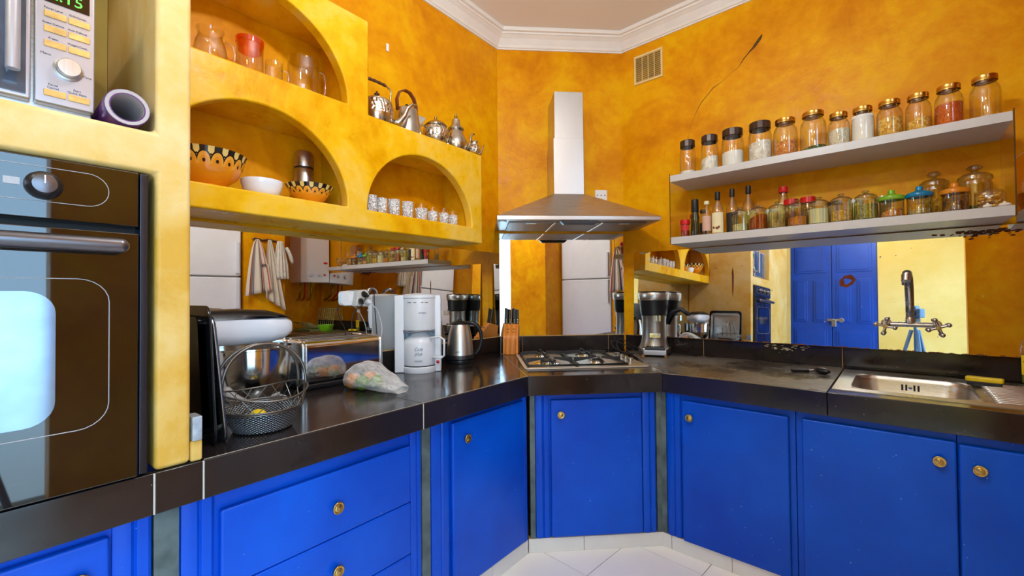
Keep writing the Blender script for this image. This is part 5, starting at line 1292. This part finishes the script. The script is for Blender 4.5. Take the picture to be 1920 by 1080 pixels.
# bottles
def bottle(name, label, s_, N_, r_, h, glass, capmat, label_mat=None, neck=0.35, shoulder=0.60, cap_h=0.05, nr=0.38, lz=(0.10, 0.45), cat='bottle', content=None, cfrac=0.5):
    t = on_r(name, label, cat, s_, N_)
    MB().lathe([(0.0005, 0.002), (r_ * 0.94, 0), (r_, 0.004), (r_, h * shoulder * 0.85), (r_ * 0.85, h * shoulder), (r_ * nr, h * (shoulder + (1 - shoulder) * 0.45)), (r_ * nr, h - 0.004)], 24, cap=False).build('glass_body', M[glass] if isinstance(glass, str) else glass, t, smooth='auto')
    MB().lathe([(r_ * nr * 1.25, h - cap_h), (r_ * nr * 1.3, h - cap_h + 0.003), (r_ * nr * 1.22, h - 0.002), (r_ * nr * 1.05, h), (0.0005, h)], 20, cap=False).build('cap', M[capmat], t, smooth='auto')
    if content: fill(t, r_ * 0.92, 0.004, h * shoulder * cfrac, M[content])
    if label_mat:
        lb = MB()
        n_ = 10
        vs = []
        for k in range(n_ + 1):
            a_ = -PI / 2 + (k / n_ - 0.5) * 2.1 + math.radians(12)
            for z_ in (h * lz[0], h * lz[1]): vs.append((r_ * 1.012 * math.cos(a_), r_ * 1.012 * math.sin(a_), z_))
        lb.add(vs, [(2 * k, 2 * k + 2, 2 * k + 3, 2 * k + 1) for k in range(n_)])
        lb.build('paper_label', M[label_mat], t, smooth=True)
    return t
t = bottle('spice_shaker', 'small spice shaker with red cap at the left end of the lower shelf', -0.968, 2.70, 0.026, 0.106, 'glass', 'redlid', 'redpaper', shoulder=0.86, cap_h=0.030, nr=0.86, lz=(0.36, 0.68), cat='shaker', content='chilli', cfrac=0.45)
bottle('small_bottle', 'narrow jar with red cap behind the red capped shaker', -0.962, 2.84, 0.024, 0.16, 'glass', 'redlid', None, shoulder=0.8, cap_h=0.03, nr=0.8, content='cumin', cfrac=0.5)
bottle('oil_bottle', 'dark olive oil bottle with black wrapped neck', -0.908, 2.70, 0.0235, 0.222, flat('dark_olive_glass', srgb(44, 42, 14), 0.08, spec=0.8), 'black', None, shoulder=0.62, cap_h=0.078, nr=0.72)
bottle('small_bottle', 'dark capped little jar between the olive oil and the pink label bottle', -0.880, 2.76, 0.021, 0.165, 'glass', 'bronze', 'blackpaper', shoulder=0.82, cap_h=0.02, nr=0.7, lz=(0.15, 0.5), content='brownspice', cfrac=0.4)
bottle('syrup_bottle', 'clear bottle with pink label and cream cap', -0.845, 2.715, 0.027, 0.205, 'glass', 'paper', 'pinkpaper', shoulder=0.66, cap_h=0.020, nr=0.42, lz=(0.12, 0.55))
t = bottle('oil_bottle', 'clear oil bottle with cream picture label and black cap', -0.783, 2.715, 0.034, 0.250, 'glass', 'black', 'paper', shoulder=0.62, cap_h=0.046, nr=0.34, lz=(0.03, 0.50))
for k, (dx, dz, rr) in enumerate(((-0.012, 0.038, 0.008), (0.004, 0.034, 0.009), (0.014, 0.040, 0.007))):
    MB().ball((dx, -0.0345 + abs(dx) * 0.15, dz), rr, 10, 6, sy=0.12).build('printed_figure', M['leather'], t, smooth=True)
bottle('vinegar_bottle', 'bottle with black label and black cap behind the first ribbed jar', -0.712, 2.745, 0.034, 0.262, 'glass', 'black', 'blackpaper', shoulder=0.60, cap_h=0.046, nr=0.32, lz=(0.03, 0.46))
bottle('vinegar_bottle', 'tallest black capped bottle standing behind the ribbed jars', -0.640, 2.805, 0.040, 0.278, 'glass', 'black', 'paper', shoulder=0.58, cap_h=0.046, nr=0.29, lz=(0.20, 0.46))
bottle('sauce_bottle', 'sauce bottle with red cap behind the seed jar', -0.470, 2.84, 0.033, 0.250, 'glass', 'redlid', 'paper', shoulder=0.66, cap_h=0.034, nr=0.55, lz=(0.25, 0.62), content='turmeric', cfrac=0.9)
for s_, lab in ((-0.430, 'round jar with red lid behind the orange spice jar'), (-0.352, 'taller round jar with red lid behind the white salt jar')):
    t = on_r('paste_jar', lab, 'jar', s_, 2.81, group='red lidded paste jars behind the spice jars')
    MB().lathe([(0.0005, 0.003), (0.030, 0), (0.033, 0.006), (0.033, 0.125), (0.028, 0.138)], 24, cap=False).build('glass_body', M['greenglass'], t, smooth='auto')
    MB().lathe([(0.034, 0.134), (0.036, 0.136), (0.035, 0.166), (0.0005, 0.168)], 24, cap=False).build('lid', M['redlid'], t, smooth='auto')
    fill(t, 0.031, 0.004, 0.10, M['chilli'])
for i, (s_, N_) in enumerate(((-0.525, 2.80), (-0.235, 2.79), (-0.150, 2.80), (-0.045, 2.81))):
    t = on_r('spice_tin', ['round tub with white lid behind the red spice jar', 'round tub with dark lid right behind the salt jar', 'round tub with white lid behind the yellow grain jar', 'round tub with silver lid behind the lime lidded jar'][i], 'tub', s_, N_, group='small tubs behind the spice jars')
    MB().lathe([(0.0005, 0.003), (0.028, 0), (0.031, 0.006), (0.031, 0.10)], 22, cap=False).build('body', M['pinkpaper'] if i % 2 else M['paper'], t, smooth='auto')
    MB().lathe([(0.032, 0.10), (0.033, 0.102), (0.032, 0.122), (0.0005, 0.123)], 22, cap=False).build('lid', [M['white'], M['bronze'], M['white'], M['steel_v']][i], t, smooth='auto')
# bag of crisps and garlic at the right end
t = on_r('food_bag', 'clear bag of yellow crisps at the right end of the lower shelf', 'bag', 0.300, 2.715)
def fb(u, v):
    a_ = 2 * PI * u; x_ = -0.045 + 0.092 * v
    w_ = 0.036 * math.sin(PI * min(1, max(0.03, v)) ** 1) ** 0.4
    return (x_, w_ * math.cos(a_) * (1 + 0.08 * math.sin(5 * a_ + 8 * v)), max(0.0005, 0.044 + 0.044 * math.sin(PI * max(0.02, min(0.98, v))) ** 0.3 * math.sin(a_) * (1 + 0.05 * math.sin(9 * a_ + 11 * v))))
MB().grid(fb, 33, 16).build('film', thin_glass('crinkly_clear_film', (0.98, 0.95, 0.84), 0.5, 0.10), t, smooth=True)
random.seed(5)
m_ = MB()
for k in range(40):
    m_.ball((random.uniform(-0.03, 0.032), random.uniform(-0.022, 0.022), random.uniform(0.012, 0.066)), random.uniform(0.006, 0.010), 7, 5, sz=0.6)
o = m_.build('crisps', M['pasta'], t, smooth=True); o['kind'] = 'stuff'
for i, (s_, N_, k_) in enumerate(((0.288, 2.668, 0.9), (0.336, 2.672, 1.15))):
    o = MB().lathe([(0.0005, 0), (0.012, 0.001), (0.017, 0.008), (0.014, 0.016), (0.005, 0.021), (0.003, 0.028), (0.0005, 0.029)], 16, ribs=1, rib=0.05, cap=False).build('garlic_bulb', M['garlic'], None, smooth=True)
    o.scale = (k_, k_, 0.75); o.location = fw('R', s_, N_ - 2.965, ZL)
    tag(o, ['smaller garlic bulb at the shelf edge before the crisps bag', 'larger garlic bulb at the very end of the lower shelf'][i], 'garlic', 'garlic on the lower shelf')

# ================================================================== TAP, SINK AND THINGS BY IT
t = thing('wall_tap', 'old steel wall tap with two cross handles over the sink', 'tap', 'R', (0.048, 0, 1.145)); t.scale = (1.0, 1.0, 1.0)
bar = MB().cyl((-0.085, -0.062, 0), (0.085, -0.062, 0), 0.0125); bar.build('mixer_bar', M['tapmetal'], t, smooth='auto')
for sx in (-1, 1):
    MB().lathe_axis([(0.042, 0), (0.042, 0.006), (0.032, 0.014), (0.018, 0.022), (0.014, 0.05), (0.0005, 0.052)], (sx * 0.092, -0.018, 0.002), (0, -1, 0), 26).build('wall_flange', M['tapmetal'], t, smooth='auto')
    hp = MB().lathe_axis([(0.015, 0), (0.016, 0.012), (0.012, 0.03), (0.010, 0.036), (0.0005, 0.040)], (sx * 0.088, -0.062, -0.004), (sx * 0.25, -1, -0.15), 18)
    hb_ = hp.build('valve_head', M['tapmetal'], t, smooth='auto')
    c_ = Vector((sx * 0.088 + sx * 0.008, -0.094, -0.009))
    for k in range(4):
        a_ = k * PI / 2 + 0.35 * (1 if sx > 0 else -0.6)
        e_ = c_ + Vector((math.cos(a_) * 0.037, -0.004, math.sin(a_) * 0.037))
        sp = MB().cyl(c_, e_, 0.0064, 0.0056, seg=10); sp.ball(tuple(e_), 0.0105, 10, 7)
        sp.build('cross_arm', M['tapmetal'], hb_, smooth='auto')
    MB().lathe_axis([(0.010, 0), (0.010, 0.003), (0.0005, 0.004)], c_ + Vector((0, -0.008, 0)), (0, -1, -0.1), 14).build('index_button', M['brass'], hb_, smooth='auto')
MB().lathe_axis([(0.019, 0), (0.019, 0.02), (0.016, 0.03)], (-0.003, -0.062, 0.008), (0, 0, 1), 18).build('swivel_collar', M['tapmetal'], t, smooth='auto')
MB().tube([(-0.003, -0.062, 0.02), (-0.003, -0.066, 0.10), (-0.004, -0.072, 0.17), (-0.006, -0.095, 0.225), (-0.010, -0.135, 0.252), (-0.013, -0.165, 0.250), (-0.014, -0.178, 0.236)], [0.0155, 0.0165, 0.0175, 0.0175, 0.017, 0.0165, 0.016], 16).build('spout', M['tapmetal'], t, smooth=True)
MB().cyl((-0.0145, -0.182, 0.242), (-0.0165, -0.196, 0.212), 0.0185, 0.0175).build('aerator', M['tapmetal'], t, smooth='auto')

t = thing('kitchen_sink', 'inset stainless steel sink with ribbed drainer', 'sink', 'R', (0, 0, 0))
zs = 0.9025
m_ = MB()
outer = rrect(-0.214, 0.798, -0.699, -0.086, 0.012, 3)
hole = rrect(-0.158, 0.230, -0.632, -0.205, 0.075, 6)
# deck as strips round the bowl
for b_ in ((-0.214, -0.158, -0.699, -0.086), (-0.158, 0.230, -0.699, -0.632), (-0.158, 0.230, -0.205, -0.086), (0.230, 0.798, -0.699, -0.632), (0.230, 0.798, -0.165, -0.086), (0.76, 0.798, -0.632, -0.165)):
    m_.box(b_[0], b_[1], b_[2], b_[3], zs - 0.003, zs)
m_.box(0.230, 0.76, -0.632, -0.165, zs - 0.010, zs - 0.007)
m_.build('deck', M['steel_v'], t)
def ring(p, z): return [(x, y, z) for x, y in p]
m_ = MB(); n_ = len(hole)
lev = [(0.0, zs + 0.0003), (0.004, zs - 0.004), (0.008, zs - 0.02), (0.020, 0.775), (0.032, 0.757), (0.055, 0.752)]
cx, cy = 0.036, -0.4185
rings = []
for ins, z_ in lev:
    rings.append([(x + (1 if x < cx else -1) * min(ins, abs(x - cx)), y + (1 if y < cy else -1) * min(ins, abs(y - cy)), z_) for x, y in hole])
# corner fillers between the round hole and the square strips
sq = [(x, y) for x, y in hole]
vs = [p for r_ in rings for p in r_]; fs = []
for i_ in range(len(rings) - 1):
    for k in range(n_): fs.append((i_ * n_ + k, i_ * n_ + (k + 1) % n_, (i_ + 1) * n_ + (k + 1) % n_, (i_ + 1) * n_ + k))
fs.append(tuple((len(rings) - 1) * n_ + k for k in range(n_)))
for ax, ay, k0 in ((0.230, -0.632, 0), (0.230, -0.205, 7), (-0.158, -0.205, 14), (-0.158, -0.632, 21)):
    b_ = len(vs); vs.append((ax, ay, zs + 0.0003))
    for k in range(6): fs.append((b_, k0 + k, k0 + k + 1))
m_.add(vs, fs)
bw = m_.build('bowl', M['steel_v'], t, smooth='auto')
for k, x_ in enumerate((0.010, 0.024, 0.052, 0.066)):
    MB().box(x_ - 0.0035, x_ + 0.0035, -0.2185, -0.2125, 0.845, 0.872).build('overflow_slot', M['matblack'], bw)
MB().lathe_axis([(0.007, 0), (0.006, 0.002), (0.0005, 0.003)], (0.038, -0.2160, 0.858), (0, -1, 0), 12).build('overflow_screw', M['chrome'], bw)
MB().lathe([(0.0005, 0), (0.038, 0), (0.040, 0.003), (0.030, 0.002), (0.0005, 0.001)], 24, c=(0.036, -0.42, 0.7525), cap=False).build('drain', M['chrome'], bw, smooth='auto')
for k in range(13):
    y_ = -0.61 + k * 0.035
    MB().tube([(0.262, y_, zs - 0.004), (0.275, y_, zs - 0.001), (0.74, y_, zs - 0.001)], 0.0055, 8).build('drainer_rib', M['steel_v'], t, smooth=True)

o = thing('scrubbing_brush', 'yellow scrubbing brush lying across the back of the sink', 'brush', 'R', (0.272, -0.225, zs + 0.001), math.radians(-12))
MB().prism(rrect(-0.055, 0.058, -0.020, 0.020, 0.008, 3), 0.014, 0.034).build('back', M['yellow'], o, bevel=0.005)
MB().box(-0.050, 0.052, -0.017, 0.017, 0.0, 0.0145).build('bristles', M['black'], o, bevel=0.002)
o = thing('folded_tool', 'folded black handled gadget lying on the dusty worktop', 'tool', 'R', (-0.340, -0.300, 0.9005), math.radians(20))
MB().M = None
a = MB(); a.M = Matrix.Rotation(math.radians(10), 4, 'Z'); a.box(-0.085, -0.005, -0.012, 0.012, 0.002, 0.016); a.build('handle', M['black'], o, bevel=0.004)
a = MB(); a.cyl((-0.005, 0, 0.009), (0.022, 0.004, 0.010), 0.006); a.build('shaft', M['chrome'], o, smooth='auto')
a = MB(); a.M = Matrix.Translation((0.045, -0.030, 0)) @ Matrix.Rotation(math.radians(-58), 4, 'Z'); a.ball((0, 0, 0.016), 0.022, 14, 8, sx=2.0, sz=0.72); a.build('head', M['black'], o, smooth=True)

t = thing('soap_bottle', 'washing-up liquid bottle with yellow label at the right edge', 'bottle', 'R', (0.430, -0.050, 0.9005))
M['soapgreen'] = thin_glass('green_soap_plastic', (0.55, 0.62, 0.25), 0.4, 0.10)
MB().lathe([(0.0005, 0), (0.028, 0), (0.030, 0.006), (0.029, 0.02), (0.028, 0.10), (0.030, 0.15), (0.022, 0.185), (0.011, 0.205), (0.011, 0.22)], 24, cap=False, sx=1.0, sy=0.7).build('body', thin_glass('clear_soap_plastic', (0.95, 0.95, 0.85), 0.5, 0.12), t, smooth='auto')
MB().lathe([(0.0005, 0.003), (0.0265, 0.003), (0.027, 0.045), (0.0005, 0.046)], 24, sx=1, sy=0.7, cap=False).build('liquid', flat('green_soap_liquid', srgb(120, 130, 40), 0.2), t, smooth='auto')
MB().lathe([(0.0125, 0.218), (0.0125, 0.240), (0.006, 0.244), (0.005, 0.256), (0.0005, 0.257)], 16).build('cap', M['enamel'], t, smooth='auto')
vs = []
for k in range(13):
    a_ = -PI / 2 + (k / 12 - 0.5) * 2.4
    for z_ in (0.040, 0.125): vs.append((0.0302 * math.cos(a_), 0.0212 * math.sin(a_) , z_))
lb = MB().add(vs, [(2 * k, 2 * k + 2, 2 * k + 3, 2 * k + 1) for k in range(12)]).build('label', M['yellow'], t, smooth=True)
MB().ball((-0.016, -0.0205, 0.098), 0.008, 12, 8, sy=0.12).build('emblem', M['ink'], lb, smooth=True)
MB().ball((-0.010, -0.0215, 0.072), 0.010, 12, 8, sy=0.12).build('fruit_print', M['redlid'], lb, smooth=True)

# ================================================================== THE PART OF THE ROOM SEEN IN THE MIRRORS
t = thing('fridge_freezer', 'tall white fridge freezer with two doors, seen in the mirrors', 'fridge', 'W', (0.77, 1.315, 0))
MB().box(0.05, 0.70, -0.39, 0.39, 0.03, 2.12).build('body', M['enamel'], t, bevel=0.01)
for z0_, z1_ in ((0.06, 1.508), (1.522, 2.12)):
    d_ = MB().box(0.0, 0.055, -0.392, 0.392, z0_, z1_).build('door', M['enamel'], t, bevel=0.012, segs=3)
    h0, h1 = (1.20, 1.50) if z0_ < 1 else (1.545, 1.86)
    MB().box(-0.028, 0.004, 0.340, 0.372, h0, h1).build('handle', M['white'], d_, bevel=0.006)
MB().ball((0.0, 0.0, 2.06), 0.03, 16, 8, sx=0.12, sz=0.42).build('badge', M['chrome'], t, smooth=True)
MB().box(0.06, 0.69, -0.37, 0.37, 0.0, 0.032).build('plinth', M['black'], t)

# towel rail with towels, mitt
t = thing('hook_rail', 'carved wooden hook rail fixed on the ochre pier', 'hook rail', 'W', (0.768, 1.93, 1.905))
MB().tube([(-0.012, -0.12 + 0.02 * k, 0.006 * math.sin(k)) for k in range(13)], [0.008 + 0.004 * (k % 2) for k in range(13)], 8).build('rail', M['darkwood'], t, smooth=True)
for y_ in (-0.13, -0.03, 0.10):
    MB().tube([(-0.008, y_, 0.0), (-0.035, y_, -0.005), (-0.045, y_, 0.012)], 0.004, 6).build('hook', M['brass'], t, smooth=True)
def stripe_cloth(name, stripes):
    n = NT(name)
    u = n.node('ShaderNodeSeparateXYZ', inp={0: n.node('ShaderNodeTexCoord').outputs['UV']}).outputs[0]
    col = srgb(226, 212, 190)
    out = None
    for a_, b_, c_ in stripes:
        m1 = n.math('MULTIPLY', n.math('GREATER_THAN', u, a_), n.math('LESS_THAN', u, b_))
        out = n.mix(m1, out if out is not None else col, c_)
    n.set(col=out if out is not None else col, rough=0.9); n.bump(n.noise(n.obj(), 220, 2), 0.3, 0.003)
    return n.m
def cloth(name, fn, nu, nv, mat, parent):
    m_ = MB(); m_.grid(fn, nu, nv)
    me = bpy.data.meshes.new(name); me.from_pydata(m_.v, [], m_.f)
    uv = me.uv_layers.new(name='UVMap')
    for p in me.polygons:
        for li in p.loop_indices:
            vi = me.loops[li].vertex_index
            uv.data[li].uv = ((vi % nu) / (nu - 1), (vi // nu) / (nv - 1))
    me.materials.append(mat)
    for p in me.polygons: p.use_smooth = True
    o = bpy.data.objects.new(name, me); COL.objects.link(o); o.parent = parent
    md = o.modifiers.new('thickness', 'SOLIDIFY'); md.thickness = 0.003
    return o
red, bl_ = srgb(196, 84, 70), srgb(92, 92, 128)
t = thing('tea_towel', 'cream tea towel with red and blue stripes hung on the rail', 'towel', 'W', (0.725, 1.835, 1.90))
def tw1(u, v):
    w_ = 0.02 + 0.16 * v ** 0.6
    y_ = (u - 0.5) * w_ * 1.5 + 0.02 * v
    x_ = -0.018 * math.sin(u * PI * 5) * (0.35 + v) - 0.015
    return (x_, y_, -0.58 * v + (0.06 * u if v > 0.5 else 0))
cloth('cloth', tw1, 41, 16, stripe_cloth('striped_towel_cloth', ((0.10, 0.16, red), (0.22, 0.26, bl_), (0.30, 0.33, bl_), (0.60, 0.66, bl_), (0.70, 0.73, red), (0.84, 0.88, red))), t)
t = thing('apron', 'long cream striped apron hanging beside the tea towel', 'apron', 'W', (0.735, 1.955, 1.905))
def tw2(u, v):
    w_ = 0.03 + 0.17 * v ** 0.8
    return (-0.016 * math.sin(u * PI * 6 + 1) * (0.3 + v) - 0.012, (u - 0.5) * w_ + 0.06 * v, -0.74 * v + 0.14 * (1 - u) * v)
cloth('cloth', tw2, 41, 16, stripe_cloth('pale_apron_cloth', ((0.2, 0.215, red), (0.5, 0.51, bl_), (0.8, 0.81, red))), t)
t = thing('oven_mitt', 'white frilled oven mitt with grey pattern on the last hook', 'mitt', 'W', (0.742, 2.065, 1.90))
def mt1(u, v):
    w_ = 0.06 + 0.10 * min(1, v * 1.6)
    return (-0.022 * math.sin(u * PI) * 1.2 - 0.01 - 0.006 * math.sin(u * 30), (u - 0.5) * w_ + 0.02 * v, -0.40 * v)
cloth('palm', mt1, 31, 12, flat('quilted_cream_cotton', srgb(222, 212, 196), 0.9, vary=0.15, scale=30), t)
MB().tube([(-0.02, 0.06, -0.06), (-0.022, 0.09, -0.12), (-0.022, 0.115, -0.19), (-0.02, 0.125, -0.23)], [0.028, 0.034, 0.034, 0.018], 12, flat=(1.0, 0.5)).build('thumb', flat('printed_cream_cotton', srgb(220, 212, 200), 0.9, vary=0.3, scale=50), t, smooth=True)

# boiler on the end wall
t = thing('gas_boiler', 'white wall boiler with two dials and a red oval badge', 'boiler', 'W', (1.2, 2.69, 1.485))
MB().box(0.0, 0.297, -0.18, 0.18, 0.0, 0.66).build('casing', M['enamel'], t, bevel=0.008)
for y_, r_ in ((-0.06, 0.026), (0.045, 0.020), (0.115, 0.010)):
    MB().lathe_axis([(r_ * 1.25, 0), (r_ * 1.25, 0.003), (r_, 0.004), (r_ * 0.9, 0.018), (0.0005, 0.019)], (0.0, y_, 0.095), (-1, 0, 0), 20).build('dial', M['white'] if r_ > 0.015 else M['redlid'], t, smooth='auto')
MB().ball((0.0, 0.13, 0.245), 0.030, 18, 8, sx=0.08, sz=0.45).build('badge', M['redlid'], t, smooth=True)
for y_, c_ in ((-0.12, 'brass'), (-0.06, 'redlid'), (0.02, 'brass')):
    MB().tube([(0.15, y_, 0.0), (0.15, y_, -0.12), (0.22, y_ + 0.02, -0.20), (0.29, y_ + 0.03, -0.22)], 0.010, 8).build('pipe', M[c_], t, smooth=True)

# things on the far worktop by the boiler
t = thing('dish_rack', 'green and steel wire dish rack on the far worktop, seen in the mirror', 'dish rack', 'R', (1.02, -0.26, 0.9005))
M['greenwire'] = flat('pale_green_wire', srgb(160, 170, 110), 0.4)
for k in range(9):
    x_ = -0.18 + k * 0.045
    MB().tube([(x_, -0.14, 0.02), (x_, -0.15, 0.10), (x_, 0.0, 0.03), (x_, 0.13, 0.03), (x_, 0.17, 0.26)], 0.003, 6).build('wire', M['greenwire'], t, smooth=True)
for y_, z_ in ((-0.15, 0.10), (0.13, 0.03), (0.17, 0.26), (-0.14, 0.02), (0.15, 0.15)):
    MB().tube([(-0.19, y_, z_), (0.19, y_, z_)], 0.0035, 6).build('rail', M['greenwire'], t, smooth=True)
for x_ in (-0.17, 0.17):
    MB().box(x_ - 0.008, x_ + 0.008, -0.145, 0.14, 0.0, 0.022).build('foot', M['greenwire'], t)
t = thing('plastic_bowl', 'lime green plastic bowl standing by the dish rack', 'bowl', 'R', (0.70, -0.30, 0.9035))
MB().lathe(shell([(0.0005, 0.002), (0.05, 0.0), (0.075, 0.03), (0.09, 0.075)], 0.003), 30, cap=False).build('body', M['lime'], t, smooth='auto')
t = thing('bread_basket', 'honey coloured wicker basket beyond the shelf end, seen in the mirror', 'basket', 'R', (0.535, -0.14, 1.655))
MB().lathe(shell([(0.0005, 0.0), (0.08, 0.0), (0.11, 0.06), (0.115, 0.10)], 0.006), 24, cap=False).build('weave', grains('wicker', srgb(150, 92, 30), srgb(222, 160, 70), 80), t, smooth='auto')
MB().box(-0.13, 0.16, -0.14, 0.14, -0.04, -0.001).build('bracket_board', M['shelf'], t, bevel=0.002)

# pendant lamp and added fill lamp (light set at the top of the script)
for i, (p, e, c, s_) in enumerate(LAMPS):
    t = thing('pendant_lamp', ['bare bulb pendant lamp hanging before the worktop corner', 'bare bulb pendant lamp hanging near the blue door'][i], 'lamp', 'W', (p[0], p[1], p[2]))
    top = CEIL - p[2]
    MB().lathe([(0.045, top - 0.0005), (0.045, top - 0.012), (0.012, top - 0.03)], 20).build('rose', M['enamel'], t, smooth='auto')
    MB().cyl((0, 0, 0.15), (0, 0, top - 0.02), 0.003, seg=8).build('cord', M['black'], t)
    MB().lathe([(0.018, 0.105), (0.02, 0.11), (0.018, 0.145), (0.006, 0.155)], 16).build('socket', M['black'], t, smooth='auto')
    MB().lathe([(0.016, 0.108), (0.03, 0.085), (0.075, 0.03), (0.085, -0.01), (0.07, -0.055), (0.03, -0.083), (0.0005, -0.088)], 24, cap=False).build('bulb', thin_glass('clear_bulb_glass', (1, 1, 1), 0.3, 0.02), t, smooth=True)

# the photographer's camera on its tripod, behind the viewpoint
fwd = Vector((-math.sin(yaw), math.cos(yaw), 0)); 
t = thing('camera_on_tripod', 'camera on a tripod reflected in the mirror behind the tap', 'camera', 'W', (-fwd.x * 0.02, -fwd.y * 0.02, 0), yaw)
cbm = flat('blue_grey_camera_body', srgb(70, 110, 150), 0.4)  # bluish tint of the light painted into camera and tripod
# local +Y is the viewing direction
MB().box(-0.070, 0.070, -0.125, -0.060, 1.262, 1.352).build('body', cbm, t, bevel=0.010)
MB().prism_y([(-0.03, 1.350), (0.03, 1.350), (0.018, 1.382), (-0.018, 1.382)], -0.12, -0.066).build('prism_hump', cbm, t, bevel=0.005)
MB().lathe_axis([(0.036, 0.0), (0.036, 0.030), (0.033, 0.040), (0.030, 0.042), (0.024, 0.036), (0.0005, 0.034)], (0, -0.062, 1.310), (0, 1, 0), 24).build('lens', M['black'], t, smooth='auto')
MB().box(-0.03, 0.03, -0.12, -0.06, 1.20, 1.262).build('ball_head', M['matblack'], t, bevel=0.008)
MB().cyl((0, -0.09, 0.80), (0, -0.09, 1.20), 0.014).build('centre_column', cbm, t, smooth='auto')
for k in range(3):
    a_ = 2 * PI * k / 3 + PI / 2 + PI
    MB().tube([(0.03 * math.cos(a_), -0.09 + 0.03 * math.sin(a_), 1.14), (0.17 * math.cos(a_), -0.09 + 0.17 * math.sin(a_), 0.60), (0.33 * math.cos(a_), -0.09 + 0.33 * math.sin(a_), 0.004)], [0.017, 0.014, 0.009], 10).build('leg', cbm, t, smooth=True)
